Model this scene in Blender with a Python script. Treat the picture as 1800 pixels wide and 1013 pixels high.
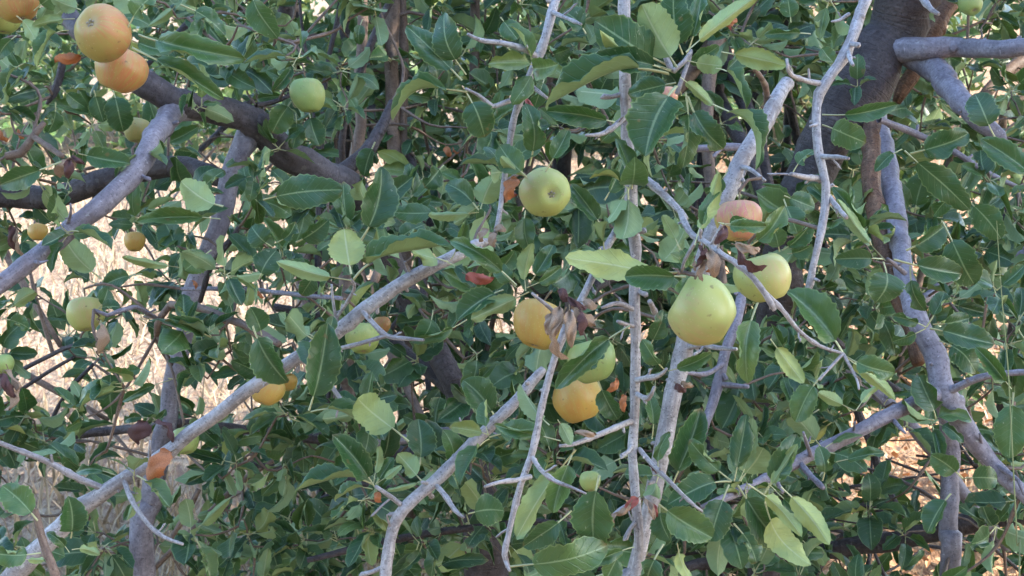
import bpy, math, random
import numpy as np
from mathutils import Vector, Matrix, noise

for o in list(bpy.data.objects):
    bpy.data.objects.remove(o)
scene = bpy.context.scene
COL = scene.collection
rng = random.Random(7)
R = math.radians

# ------------------------------------------------------------------ camera, sky, sun, exposure
PITCH = R(12.0)
HFOV = R(35.0)
FPX = 900.0 / math.tan(HFOV / 2)          # focal length in photograph pixels (1800 wide)
CAM = Vector((0, 0, 1.5))
FWD = Vector((0, math.cos(PITCH), -math.sin(PITCH)))
UPV = Vector((0, math.sin(PITCH), math.cos(PITCH)))
RIGHT = Vector((1, 0, 0))

cd = bpy.data.cameras.new('camera')
cd.sensor_width = 36.0
cd.angle = HFOV
cd.clip_start = 0.05
cd.clip_end = 500
cd.dof.use_dof = True
cd.dof.focus_distance = 1.72
cd.dof.aperture_fstop = cd.lens / 1.9
cam = bpy.data.objects.new('camera', cd)
COL.objects.link(cam)
cam.location = CAM
cam.rotation_euler = (math.pi / 2 - PITCH, 0, 0)
scene.camera = cam

SUN_EL = R(38)
SUN_DIR = Vector((0.9, -0.12, 0)).normalized() * math.cos(SUN_EL) + Vector((0, 0, math.sin(SUN_EL)))
world = bpy.data.worlds.new('World')
scene.world = world
world.use_nodes = True
wn = world.node_tree.nodes
wl = world.node_tree.links
sky = wn.new('ShaderNodeTexSky')
sky.sky_type = 'NISHITA'
sky.sun_disc = False
sky.sun_elevation = SUN_EL
sky.sun_rotation = math.atan2(SUN_DIR.x, SUN_DIR.y)
sky.air_density = 1.0
sky.dust_density = 1.0
sky.ozone_density = 1.6
wl.new(sky.outputs[0], wn['Background'].inputs['Color'])
wn['Background'].inputs['Strength'].default_value = 0.15

sd = bpy.data.lights.new('sun', 'SUN')
sd.energy = 2.0
sd.angle = R(0.55)
sd.color = (1.0, 0.90, 0.76)
sun = bpy.data.objects.new('sun', sd)
COL.objects.link(sun)
sun.rotation_euler = (-SUN_DIR).to_track_quat('-Z', 'Y').to_euler()

vs = scene.view_settings
vs.view_transform = 'Standard'
vs.look = 'None'
vs.gamma = 1
vs.use_curve_mapping = False
vs.exposure = 2.8


def P(px, py, d):
    """point at depth d (m along the view axis) seen at photograph pixel px, py"""
    return CAM + FWD * d + RIGHT * ((px - 900) / FPX * d) + UPV * (-(py - 506.5) / FPX * d)


def pix(p):
    v = p - CAM
    d = v.dot(FWD)
    return 900 + v.dot(RIGHT) / d * FPX, 506.5 - v.dot(UPV) / d * FPX, d


# ------------------------------------------------------------------ materials
def mat(name):
    m = bpy.data.materials.new(name)
    m.use_nodes = True
    nt = m.node_tree
    nt.nodes.clear()
    return m, nt


class NB:
    """small node-building helper"""
    def __init__(s, nt):
        s.nt = nt

    def n(s, t, **kw):
        x = s.nt.nodes.new(t)
        for k, v in kw.items():
            setattr(x, k, v)
        return x

    def put(s, sock, v):
        if hasattr(v, 'is_output') or hasattr(v, 'links'):
            s.nt.links.new(v, sock)
        else:
            sock.default_value = v

    def math(s, op, a, b=0.0, c=None, clamp=False):
        x = s.n('ShaderNodeMath', operation=op, use_clamp=clamp)
        s.put(x.inputs[0], a)
        s.put(x.inputs[1], b)
        if c is not None:
            s.put(x.inputs[2], c)
        return x.outputs[0]

    def mix(s, f, a, b):
        x = s.n('ShaderNodeMix', data_type='RGBA')
        s.put(x.inputs[0], f)
        s.put(x.inputs[6], a)
        s.put(x.inputs[7], b)
        return x.outputs[2]

    def ramp(s, f, stops, interp='LINEAR'):
        x = s.n('ShaderNodeValToRGB')
        cr = x.color_ramp
        cr.interpolation = interp
        while len(cr.elements) < len(stops):
            cr.elements.new(0.5)
        for e, (p, c) in zip(cr.elements, stops):
            e.position = p
            e.color = (c[0], c[1], c[2], 1) if not isinstance(c, (int, float)) else (c, c, c, 1)
        s.put(x.inputs[0], f)
        return x.outputs[0]

    def noise(s, vec, scale, detail=3, rough=0.55):
        x = s.n('ShaderNodeTexNoise')
        x.inputs['Scale'].default_value = scale
        x.inputs['Detail'].default_value = detail
        x.inputs['Roughness'].default_value = rough
        if vec is not None:
            s.put(x.inputs['Vector'], vec)
        return x.outputs[0]

    def mapr(s, f, a, b, c=0.0, d=1.0):
        x = s.n('ShaderNodeMapRange')
        s.put(x.inputs[0], f)
        x.inputs[1].default_value = a
        x.inputs[2].default_value = b
        x.inputs[3].default_value = c
        x.inputs[4].default_value = d
        return x.outputs[0]

    def bump(s, h, strength, dist):
        x = s.n('ShaderNodeBump')
        x.inputs['Strength'].default_value = strength
        x.inputs['Distance'].default_value = dist
        s.put(x.inputs['Height'], h)
        return x.outputs[0]

    def scalevec(s, vec, sc):
        x = s.n('ShaderNodeMapping')
        x.inputs['Scale'].default_value = sc
        s.put(x.inputs['Vector'], vec)
        return x.outputs[0]


def rgba(c):
    return (c[0], c[1], c[2], 1)


def leaf_material(name, mass):
    """two-sided apple leaf: dark top, pale felted underside, midrib, side veins, light margin. Tint comes from the object colour
    (single leaves) or from the mesh attribute 'tint' (joined leaves)."""
    m, nt = mat(name)
    b = NB(nt)
    if mass:
        at = b.n('ShaderNodeAttribute', attribute_name='tint')
        tint = at.outputs['Fac']
    else:
        oi = b.n('ShaderNodeObjectInfo')
        sp = b.n('ShaderNodeSeparateColor')
        b.put(sp.inputs[0], oi.outputs['Color'])
        tint = sp.outputs[0]
    uv = b.n('ShaderNodeUVMap')
    sx = b.n('ShaderNodeSeparateXYZ')
    b.put(sx.inputs[0], uv.outputs[0])
    u, v = sx.outputs[0], sx.outputs[1]
    au = b.math('ABSOLUTE', b.math('SUBTRACT', u, 0.5))          # 0 at the midrib, .5 at the margin
    geo = b.n('ShaderNodeNewGeometry')
    nz = b.noise(geo.outputs['Position'], 38, 3)
    nz2 = b.noise(geo.outputs['Position'], 210, 2)
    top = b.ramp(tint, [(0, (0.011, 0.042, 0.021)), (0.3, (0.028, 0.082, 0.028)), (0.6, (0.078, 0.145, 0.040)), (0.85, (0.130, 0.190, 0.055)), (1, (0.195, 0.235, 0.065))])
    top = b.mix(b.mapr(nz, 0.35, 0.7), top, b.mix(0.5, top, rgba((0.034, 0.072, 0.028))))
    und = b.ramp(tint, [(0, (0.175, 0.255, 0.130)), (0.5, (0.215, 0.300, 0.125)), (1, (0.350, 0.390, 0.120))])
    pat = b.mapr(b.noise(geo.outputs['Position'], 55, 4, 0.65), 0.35, 0.68)
    top = b.mix(b.math('MULTIPLY', pat, 0.45), top, rgba((0.034, 0.090, 0.036)))
    und = b.mix(b.math('MULTIPLY', pat, 0.35), und, rgba((0.150, 0.215, 0.115)))
    # side veins: diagonal stripes leaving the midrib
    st = b.math('FRACT', b.math('MULTIPLY', b.math('SUBTRACT', v, b.math('MULTIPLY', au, 0.42)), 8.0))
    vein = b.mapr(b.math('ABSOLUTE', b.math('SUBTRACT', st, 0.5)), 0.0, 0.075, 1.0, 0.0)
    rib = b.mapr(au, 0.012, 0.034, 1.0, 0.0)
    margin = b.mapr(au, 0.455, 0.495, 0.0, 1.0)
    top = b.mix(b.math('MULTIPLY', vein, 0.16), top, rgba((0.13, 0.20, 0.10)))
    top = b.mix(b.math('MULTIPLY', rib, 0.55), top, rgba((0.27, 0.36, 0.19)))
    top = b.mix(b.math('MULTIPLY', margin, 0.6), top, rgba((0.22, 0.30, 0.12)))
    # a few pale specks and brown tips
    sp1 = b.mapr(nz2, 0.70, 0.74)
    top = b.mix(b.math('MULTIPLY', sp1, 0.5), top, rgba((0.30, 0.34, 0.22)))
    browntip = b.math('MULTIPLY', b.mapr(v, 0.9, 1.0), b.mapr(nz, 0.50, 0.60))
    top = b.mix(b.math('MULTIPLY', browntip, 0.7), top, rgba((0.16, 0.09, 0.035)))
    wear = b.mapr(b.noise(geo.outputs['Position'], 64, 2), 0.70, 0.74)
    top = b.mix(b.math('MULTIPLY', wear, 0.6), top, rgba((0.15, 0.10, 0.045)))
    und = b.mix(b.math('MULTIPLY', rib, 0.7), und, rgba((0.36, 0.42, 0.25)))
    und = b.mix(b.math('MULTIPLY', vein, 0.25), und, rgba((0.28, 0.34, 0.19)))
    colr = b.mix(geo.outputs['Backfacing'], top, und)
    pr = b.n('ShaderNodeBsdfPrincipled')
    b.put(pr.inputs['Base Color'], colr)
    b.put(pr.inputs['Roughness'], b.math('ADD', 0.36, b.math('MULTIPLY', geo.outputs['Backfacing'], 0.3)))
    pr.inputs['Specular IOR Level'].default_value = 0.42
    h = b.math('ADD', b.math('MULTIPLY', vein, -0.7), b.math('MULTIPLY', nz2, 0.8))
    b.put(pr.inputs['Normal'], b.bump(h, 0.45, 0.0012))
    tr = b.n('ShaderNodeBsdfTranslucent')
    b.put(tr.inputs[0], b.mix(0.55, colr, rgba((0.20, 0.32, 0.03))))
    ms = b.n('ShaderNodeMixShader')
    ms.inputs[0].default_value = 0.13
    b.put(ms.inputs[1], pr.outputs[0])
    b.put(ms.inputs[2], tr.outputs[0])
    out = b.n('ShaderNodeOutputMaterial')
    b.put(out.inputs[0], ms.outputs[0])
    return m


def plain(name, c, rough=0.7, var=None, scale=60, bump=0.0):
    m, nt = mat(name)
    b = NB(nt)
    tc = b.n('ShaderNodeTexCoord')
    nz = b.noise(tc.outputs['Object'], scale, 4)
    pr = b.n('ShaderNodeBsdfPrincipled')
    v = var if var else tuple(x * 0.6 for x in c)
    b.put(pr.inputs['Base Color'], b.mix(b.mapr(nz, 0.3, 0.7), rgba(v), rgba(c)))
    pr.inputs['Roughness'].default_value = rough
    if bump:
        b.put(pr.inputs['Normal'], b.bump(nz, bump, 0.002))
    out = b.n('ShaderNodeOutputMaterial')
    b.put(out.inputs[0], pr.outputs[0])
    return m


def bark_material(name, base, dark, pale, rough=0.62, crack=0.32):
    """UV: x round the limb, y metres along it"""
    m, nt = mat(name)
    b = NB(nt)
    uv = b.n('ShaderNodeUVMap')
    geo = b.n('ShaderNodeNewGeometry')
    pos = geo.outputs['Position']
    big = b.noise(pos, 16, 4, 0.6)
    fine = b.noise(pos, 190, 4, 0.65)
    along = b.noise(b.scalevec(uv.outputs[0], (9, 22, 1)), 1.0, 4, 0.6)      # long grain
    lent = b.noise(b.scalevec(uv.outputs[0], (7, 190, 1)), 1.0, 2, 0.5)      # short cross lenticels
    speck = b.noise(pos, 420, 2, 0.5)
    c = b.mix(b.mapr(big, 0.32, 0.68), rgba(dark), rgba(base))
    c = b.mix(b.math('MULTIPLY', b.mapr(along, 0.45, 0.68), 0.55), c, rgba(pale))
    c = b.mix(b.math('MULTIPLY', b.mapr(fine, 0.35, 0.55, 1, 0), 0.45), c, rgba(tuple(x * 0.5 for x in dark)))
    c = b.mix(b.math('MULTIPLY', b.mapr(lent, 0.66, 0.72), 0.5), c, rgba(tuple(min(1, x * 1.25) for x in pale)))
    c = b.mix(b.math('MULTIPLY', b.mapr(speck, 0.62, 0.70), 0.7), c, rgba(tuple(x * 0.3 for x in dark)))
    ringn = b.noise(b.scalevec(uv.outputs[0], (1.2, 46, 1)), 1.0, 2, 0.5)
    ring = b.mapr(b.math('ABSOLUTE', b.math('SUBTRACT', ringn, 0.5)), 0.0, 0.022, 1.0, 0.0)
    c = b.mix(b.math('MULTIPLY', ring, 0.22), c, rgba(tuple(x * 0.45 for x in dark)))
    patch = b.mapr(b.noise(pos, 27, 3, 0.6), 0.56, 0.66)
    c = b.mix(b.math('MULTIPLY', patch, 0.35), c, rgba((dark[0] * 0.95, dark[1] * 0.8, dark[2] * 0.62)))
    lich = b.mapr(b.noise(pos, 75, 3, 0.6), 0.66, 0.71)
    c = b.mix(b.math('MULTIPLY', lich, 0.45), c, rgba((pale[0] * 1.05, pale[1] * 1.12, pale[2] * 0.98)))
    pr = b.n('ShaderNodeBsdfPrincipled')
    b.put(pr.inputs['Base Color'], c)
    pr.inputs['Roughness'].default_value = rough
    pr.inputs['Specular IOR Level'].default_value = 0.25
    h = b.math('ADD', b.math('MULTIPLY', along, 0.8), b.math('ADD', b.math('MULTIPLY', fine, 0.7), b.math('SUBTRACT', b.math('MULTIPLY', lent, 0.5), b.math('MULTIPLY', ring, 0.2))))
    b.put(pr.inputs['Normal'], b.bump(h, crack, 0.003))
    out = b.n('ShaderNodeOutputMaterial')
    b.put(out.inputs[0], pr.outputs[0])
    return m


def apple_material(name, ground, ground2, blush, amount, lo=-0.2, hi=0.75):
    """ground colour with a blushed cheek towards local +X, streaks from stem to eye, lenticels, russet round the stem"""
    m, nt = mat(name)
    b = NB(nt)
    tc = b.n('ShaderNodeTexCoord')
    ob = tc.outputs['Object']
    sx = b.n('ShaderNodeSeparateXYZ')
    b.put(sx.inputs[0], ob)
    x = b.math('DIVIDE', sx.outputs[0], 0.035)
    z = b.math('DIVIDE', sx.outputs[2], 0.035)
    big = b.noise(ob, 30, 3)
    ang = b.math('ARCTAN2', sx.outputs[1], sx.outputs[0])
    cmb = b.n('ShaderNodeCombineXYZ')
    b.put(cmb.inputs[0], b.math('MULTIPLY', ang, 4.2))
    b.put(cmb.inputs[1], b.math('MULTIPLY', z, 0.9))
    streak = b.noise(cmb.outputs[0], 1.6, 4, 0.7)
    c = b.mix(b.mapr(big, 0.3, 0.7), rgba(ground), rgba(ground2))
    msk = b.mapr(b.math('ADD', x, b.math('MULTIPLY', b.math('SUBTRACT', big, 0.5), 2.2)), lo, hi)
    sm = b.math('MULTIPLY', msk, b.mapr(streak, 0.36, 0.60, 0.18, 1.0))
    c = b.mix(b.math('MULTIPLY', sm, amount), c, rgba(blush))
    vo = b.n('ShaderNodeTexVoronoi')
    vo.inputs['Scale'].default_value = 240
    b.put(vo.inputs['Vector'], ob)
    dot = b.mapr(vo.outputs['Distance'], 0.10, 0.2, 1, 0)
    c = b.mix(b.math('MULTIPLY', dot, 0.28), c, rgba((0.55, 0.48, 0.26)))
    spot = b.mapr(b.noise(ob, 95, 2), 0.68, 0.74)
    c = b.mix(b.math('MULTIPLY', spot, 0.6), c, rgba((0.10, 0.06, 0.03)))
    scar = b.mapr(b.math('ABSOLUTE', b.math('SUBTRACT', b.noise(b.scalevec(ob, (1, 1, 2.5)), 34, 3), 0.42)), 0.0, 0.012, 1, 0)
    scar = b.math('MULTIPLY', scar, b.mapr(b.noise(ob, 22, 1), 0.55, 0.62))
    c = b.mix(b.math('MULTIPLY', scar, 0.7), c, rgba((0.27, 0.19, 0.10)))
    rad = b.math('SQRT', b.math('ADD', b.math('POWER', sx.outputs[0], 2.0), b.math('POWER', sx.outputs[1], 2.0)))
    rus = b.math('MULTIPLY', b.mapr(rad, 0.003, 0.011, 1, 0), 0.55)
    c = b.mix(rus, c, rgba((0.30, 0.24, 0.11)))
    pr = b.n('ShaderNodeBsdfPrincipled')
    b.put(pr.inputs['Base Color'], c)
    b.put(pr.inputs['Roughness'], b.mapr(big, 0.3, 0.7, 0.33, 0.5))
    pr.inputs['Specular IOR Level'].default_value = 0.38
    pr.inputs['Subsurface Weight'].default_value = 0.12
    pr.inputs['Subsurface Radius'].default_value = (0.006, 0.004, 0.002)
    pr.inputs['Subsurface Scale'].default_value = 1.0
    b.put(pr.inputs['Normal'], b.bump(b.noise(ob, 120, 3), 0.12, 0.0015))
    out = b.n('ShaderNodeOutputMaterial')
    b.put(out.inputs[0], pr.outputs[0])
    return m


M = {}
M['leaf'] = leaf_material('apple_leaf', False)
M['leaf_mass'] = leaf_material('apple_leaf_mass', True)
M['petiole'] = plain('leaf_stalk', (0.36, 0.41, 0.20), 0.6, (0.38, 0.34, 0.19), 120)
M['bark_pale'] = bark_material('pale_grey_bark', (0.37, 0.35, 0.355), (0.17, 0.15, 0.15), (0.52, 0.50, 0.50))
M['bark_grey'] = bark_material('grey_bark', (0.25, 0.23, 0.27), (0.13, 0.115, 0.135), (0.34, 0.32, 0.36))
M['bark_dimmed'] = bark_material('dim_painted_bark', (0.075, 0.062, 0.066), (0.036, 0.028, 0.028), (0.12, 0.105, 0.11), crack=1.0)  # thick limbs' bark, with their dim light put into the colour
M['bark_mid'] = bark_material('grey_brown_bark', (0.095, 0.082, 0.090), (0.048, 0.039, 0.042), (0.15, 0.133, 0.142))
M['bark_rust'] = bark_material('rusty_dead_wood', (0.16, 0.08, 0.045), (0.055, 0.03, 0.02), (0.26, 0.16, 0.10), crack=0.9)
M['bark_brown'] = bark_material('brown_shoot_bark', (0.20, 0.14, 0.11), (0.11, 0.075, 0.06), (0.27, 0.21, 0.17))
M['dry_tan'] = plain('dry_leaf_tan', (0.36, 0.26, 0.18), 0.85, (0.20, 0.13, 0.085), 60, 0.4)
M['dry_orange'] = plain('dry_leaf_orange', (0.46, 0.17, 0.06), 0.7, (0.26, 0.09, 0.035), 45, 0.3)
M['dry_red'] = plain('dry_leaf_red', (0.36, 0.085, 0.06), 0.65, (0.24, 0.06, 0.04), 45, 0.3)
M['dry_dark'] = plain('dry_leaf_dark', (0.10, 0.045, 0.04), 0.8, (0.05, 0.02, 0.02), 60, 0.4)
M['calyx'] = plain('apple_calyx', (0.34, 0.31, 0.24), 0.9, (0.16, 0.13, 0.09), 300)
M['stem'] = plain('apple_stem', (0.20, 0.15, 0.08), 0.8, (0.11, 0.08, 0.05), 200)
M['a_orange'] = apple_material('apple_orange_blush', (0.34, 0.265, 0.07), (0.29, 0.265, 0.075), (0.42, 0.15, 0.065), 0.9, -0.55, 0.6)
M['a_gold'] = apple_material('apple_golden', (0.441, 0.296, 0.064), (0.395, 0.312, 0.085), (0.456, 0.211, 0.051), 0.7, -0.2, 0.8)
M['a_yellow'] = apple_material('apple_yellow_green', (0.357, 0.367, 0.111), (0.296, 0.351, 0.111), (0.441, 0.281, 0.136), 0.6, 0.15, 1.0)
M['a_green'] = apple_material('apple_green', (0.251, 0.328, 0.102), (0.213, 0.304, 0.102), (0.350, 0.328, 0.111), 0.6, 0.1, 1.0)
M['a_olive'] = apple_material('apple_olive', (0.258, 0.257, 0.085), (0.213, 0.242, 0.085), (0.350, 0.234, 0.085), 0.6, 0.0, 1.0)
M['a_pink'] = apple_material('apple_pink_cheek', (0.426, 0.328, 0.093), (0.380, 0.328, 0.111), (0.456, 0.156, 0.136), 0.95, 0.0, 0.4)
M['straw'] = plain('dry_straw', (0.46, 0.355, 0.24), 0.8, (0.25, 0.175, 0.105), 22)
M['litter'] = plain('leaf_litter', (0.56, 0.33, 0.17), 0.85, (0.36, 0.17, 0.08), 20)
M['green_straw'] = plain('green_stalk', (0.22, 0.25, 0.10), 0.7, (0.15, 0.18, 0.08), 30)


def ground_material():
    m, nt = mat('dry_grass_ground')
    b = NB(nt)
    geo = b.n('ShaderNodeNewGeometry')
    pos = geo.outputs['Position']
    a = b.noise(pos, 0.9, 4)
    f = b.noise(b.scalevec(pos, (60, 18, 30)), 1.0, 4, 0.7)
    c = b.mix(b.mapr(a, 0.35, 0.65), rgba((0.41, 0.32, 0.225)), rgba((0.36, 0.275, 0.19)))
    c = b.mix(b.mapr(f, 0.42, 0.62), rgba((0.22, 0.145, 0.10)), c)
    # reddish leaf litter ground on the right
    sx = b.n('ShaderNodeSeparateXYZ')
    b.put(sx.inputs[0], pos)
    k = b.mapr(b.math('ADD', sx.outputs[0], b.math('MULTIPLY', b.math('SUBTRACT', a, 0.5), 1.2)), 0.35, 0.95)
    c = b.mix(b.math('MULTIPLY', k, 0.6), c, b.mix(b.mapr(f, 0.4, 0.6), rgba((0.20, 0.10, 0.05)), rgba((0.42, 0.24, 0.12))))
    pr = b.n('ShaderNodeBsdfPrincipled')
    b.put(pr.inputs['Base Color'], c)
    pr.inputs['Roughness'].default_value = 0.95
    pr.inputs['Specular IOR Level'].default_value = 0.1
    b.put(pr.inputs['Normal'], b.bump(f, 0.8, 0.03))
    out = b.n('ShaderNodeOutputMaterial')
    b.put(out.inputs[0], pr.outputs[0])
    return m


M['ground'] = ground_material()


# ------------------------------------------------------------------ object helpers
def empty(name, loc, label, cat, group=None):
    o = bpy.data.objects.new(name, None)
    o.empty_display_size = 0.1
    COL.objects.link(o)
    o.location = loc
    o['label'] = label
    o['category'] = cat
    if group:
        o['group'] = group
    return o


def obj(name, mesh, parent=None):
    o = bpy.data.objects.new(name, mesh)
    COL.objects.link(o)
    if parent is not None:
        o.parent = parent
    return o


class MB:
    """collects vertices, faces and UVs and makes one mesh"""
    def __init__(s):
        s.v, s.f, s.uv = [], [], []

    def tube(s, pts, rads, sides=8, rough=0.0, nodes=0.0, seed=0, cap=True):
        """a limb through pts with radii, rings carried along without twisting"""
        n = len(pts)
        base = len(s.v)
        t = (pts[1] - pts[0]).normalized()
        a = t.orthogonal().normalized()
        ln = 0.0
        rr = random.Random(seed)
        nextnode = rr.uniform(0.02, 0.05)
        lens = [0.0]
        for i in range(1, n):
            lens.append(lens[-1] + (pts[i] - pts[i - 1]).length)
        swell = []
        for i in range(n):
            k = 1.0
            if nodes and lens[i] > nextnode:
                k = 1 + nodes * rr.uniform(0.4, 1.2)
                nextnode = lens[i] + rr.uniform(0.03, 0.075)
            swell.append(k)
        for i in range(n):
            if i == 0:
                t2 = pts[1] - pts[0]
            elif i == n - 1:
                t2 = pts[-1] - pts[-2]
            else:
                t2 = pts[i + 1] - pts[i - 1]
            t2.normalize()
            a = (a - t2 * a.dot(t2)).normalized()
            bb = t2.cross(a)
            for k in range(sides):
                th = 2 * math.pi * k / sides
                q = a * math.cos(th) + bb * math.sin(th)
                r = rads[i] * swell[i]
                if rough:
                    r *= 1 + rough * noise.noise((pts[i] + q * rads[i]) * (0.35 / max(rads[i], 0.002)) + Vector((seed, 0, 0)))
                s.v.append(pts[i] + q * r)
        for i in range(n - 1):
            for k in range(sides):
                k2 = (k + 1) % sides
                s.f.append((base + i * sides + k, base + i * sides + k2, base + (i + 1) * sides + k2, base + (i + 1) * sides + k))
                u0, u1 = k / sides, (k + 1) / sides
                s.uv += [(u0, lens[i]), (u1, lens[i]), (u1, lens[i + 1]), (u0, lens[i + 1])]
        if cap:
            s.f.append(tuple(base + (n - 1) * sides + k for k in range(sides)))
            s.uv += [(0.5, lens[-1])] * sides

    def mesh(s, name, material, origin=Vector((0, 0, 0)), smooth=True):
        me = bpy.data.meshes.new(name)
        me.from_pydata([tuple(p - origin) for p in s.v], [], s.f)
        if s.uv:
            l = me.uv_layers.new(name='UVMap')
            l.data.foreach_set('uv', np.array(s.uv, dtype=np.float32).ravel())
        me.materials.append(material)
        if smooth:
            me.polygons.foreach_set('use_smooth', [True] * len(me.polygons))
        me.update()
        return me


def spline(pts, rads, step):
    """Catmull-Rom through pts, resampled roughly every step metres"""
    P_ = [pts[0] * 2 - pts[1]] + list(pts) + [pts[-1] * 2 - pts[-2]]
    op, orr = [], []
    for i in range(1, len(P_) - 2):
        n = max(1, int((P_[i + 1] - P_[i]).length / step))
        for k in range(n):
            t = k / n
            p0, p1, p2, p3 = P_[i - 1], P_[i], P_[i + 1], P_[i + 2]
            op.append(0.5 * ((2 * p1) + (p2 - p0) * t + (2 * p0 - 5 * p1 + 4 * p2 - p3) * t * t + (3 * p1 - p0 - 3 * p2 + p3) * t ** 3))
            orr.append(rads[i - 1] * (1 - t) + rads[i] * t)
    op.append(pts[-1])
    orr.append(rads[-1])
    return op, orr


# ------------------------------------------------------------------ leaf meshes (unit length along +Y, stalk included)
def make_leaf(name, seed, rows, cols, stalk=0.2, width=0.44, fold=0.2, arch=0.08, wave=0.02, curl=0.0, twist=0.0, tooth=0.048, flap=0.0, flap_side=1, bay=0.0, mats=('leaf', 'petiole'), wither=0.0):
    rr = random.Random(seed)
    vs_, fs, uvs, mi = [], [], [], []
    ph = rr.uniform(0, 6)
    ph2 = rr.uniform(0, 6)
    skew = rr.uniform(-0.05, 0.05)

    def mid(s):        # midrib: arched, both ends on the axis
        z = arch * 4 * s * (1 - s) + 0.25 * arch * math.sin(s * 6 + ph)
        x = skew * math.sin(s * math.pi) * 1.2
        return x, z

    for i in range(rows + 1):
        t = i / rows
        s = stalk + (1 - stalk) * t
        w = width * (1 - stalk) * 0.5 * 2.05 * (t ** 0.50) * ((1 - t) ** 0.56) * (1.0 - 0.12 * t)
        if i == 0:
            w = 0.004
        if i == rows:
            w = 0.003
        elif 0 < i and tooth:
            w *= 1 + tooth * (1 if i % 2 else -1) + rr.uniform(-0.04, 0.04) + bay * math.sin(11 * t + ph2)
        mx, mz = mid(s)
        tw = twist * (t - 0.4)
        for j in range(cols + 1):
            q = 2 * j / cols - 1
            a = abs(q)
            xx, fz = a, 0.0
            if flap and q * flap_side > 0:
                q0 = 0.24
                env = flap * max(0.0, math.sin(math.pi * min(1, max(0, (t - 0.06) / 0.9)))) * (0.75 + 0.35 * math.sin(7 * t + ph))
                if a > q0:
                    th = min(2.7, env * 1.9 * min(1.0, 1.5 * (a - q0) / (1 - q0)))
                    xx = q0 + (a - q0) * math.cos(th)
                    fz = (a - q0) * math.sin(th) * w
            fz = fz + xx * w * math.sin(fold) - curl * w * a ** 3
            x = math.copysign(xx * w, q) * math.cos(fold)
            fz += wave * (a ** 1.5) * math.sin(9 * t + ph + (2.2 if q > 0 else 0)) + 0.5 * wave * a * math.sin(17 * t + ph2)
            if wither:
                fz += wither * math.sin(5 * t + 3 * q + ph) * a + wither * 0.6 * math.sin(11 * t - 4 * q + ph2)
                x *= 1 - 0.5 * wither * 4 * a
            xr = x * math.cos(tw) - fz * math.sin(tw)
            zr = x * math.sin(tw) + fz * math.cos(tw)
            vs_.append((mx + xr, s, mz + zr))
    for i in range(rows):
        for j in range(cols):
            a = i * (cols + 1) + j
            fs.append((a, a + 1, a + cols + 2, a + cols + 1))
            t0, t1 = i / rows, (i + 1) / rows
            uvs += [(j / cols, t0), ((j + 1) / cols, t0), ((j + 1) / cols, t1), (j / cols, t1)]
            mi.append(0)
    # stalk: three-sided, bent tube
    k0 = len(vs_)
    ns = 3
    for i in range(ns + 1):
        s = stalk * 1.06 * i / ns
        mx, mz = mid(s)
        r = 0.019 - 0.006 * i / ns
        for k in range(3):
            th = k * 2.094
            vs_.append((mx + r * math.cos(th), s, mz - 0.004 + r * math.sin(th)))
    for i in range(ns):
        for k in range(3):
            k2 = (k + 1) % 3
            fs.append((k0 + i * 3 + k, k0 + i * 3 + k2, k0 + i * 3 + 3 + k2, k0 + i * 3 + 3 + k))
            uvs += [(0.5, 0)] * 4
            mi.append(1)
    me = bpy.data.meshes.new(name)
    me.from_pydata(vs_, [], fs)
    l = me.uv_layers.new(name='UVMap')
    l.data.foreach_set('uv', np.array(uvs, dtype=np.float32).ravel())
    for x in mats:
        me.materials.append(M[x])
    me.polygons.foreach_set('material_index', mi)
    me.polygons.foreach_set('use_smooth', [True] * len(fs))
    me.update()
    return me


def leaf_set(prefix, n, rows, cols, seed):
    out = []
    for i in range(n):
        r_ = random.Random(seed + i)
        out.append(make_leaf(prefix, seed + i, rows, cols, stalk=r_.uniform(0.16, 0.30), width=r_.uniform(0.52, 0.76), fold=r_.uniform(0.05, 0.75),
                             arch=r_.uniform(0.02, 0.17), wave=r_.uniform(0.012, 0.045), curl=r_.uniform(0, 0.4), twist=r_.uniform(-0.7, 0.7),
                             flap=r_.choice([0, 0.8, 1.2, 1.6]), flap_side=r_.choice([-1, 1]), bay=r_.uniform(0, 0.09)))
    return out


HERO = leaf_set('leaf', 16, 18, 8, 100)
FOLD = [make_leaf('folded_leaf', 200 + i, 18, 8, stalk=0.2, width=0.74, fold=1.0 + 0.07 * i, arch=0.12 + 0.03 * i, wave=0.04, curl=0.25, twist=0.25 - 0.2 * i, bay=0.06) for i in range(4)]
MIDL = leaf_set('leaf', 14, 8, 6, 300)
LOWL = leaf_set('leaf', 8, 5, 2, 400)
MIX = MIDL + [make_leaf('folded_leaf', 260 + i, 8, 6, stalk=0.22, width=0.72, fold=0.95 + 0.1 * i, arch=0.14, wave=0.04, curl=0.2, twist=0.3 - 0.2 * i, bay=0.05) for i in range(5)]
DRY = {}
for mk in ('dry_tan', 'dry_orange', 'dry_red', 'dry_dark'):
    DRY[mk] = [make_leaf('dry_leaf', 500 + i, 12, 6, stalk=0.12, width=0.55, fold=0.5 + 0.3 * i, arch=0.2, wave=0.05, curl=1.0, twist=1.2 - 0.8 * i, mats=(mk, 'stem'), wither=0.09) for i in range(3)]


def frame(base, tip, normal, wscale):
    y = tip - base
    L = y.length
    y.normalize()
    z = normal - y * normal.dot(y)
    if z.length < 1e-4:
        z = y.orthogonal()
    z.normalize()
    x = y.cross(z)
    mtx = Matrix(((x.x * L * wscale, y.x * L, z.x * L, base.x), (x.y * L * wscale, y.y * L, z.y * L, base.y), (x.z * L * wscale, y.z * L, z.z * L, base.z), (0, 0, 0, 1)))
    return mtx


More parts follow.
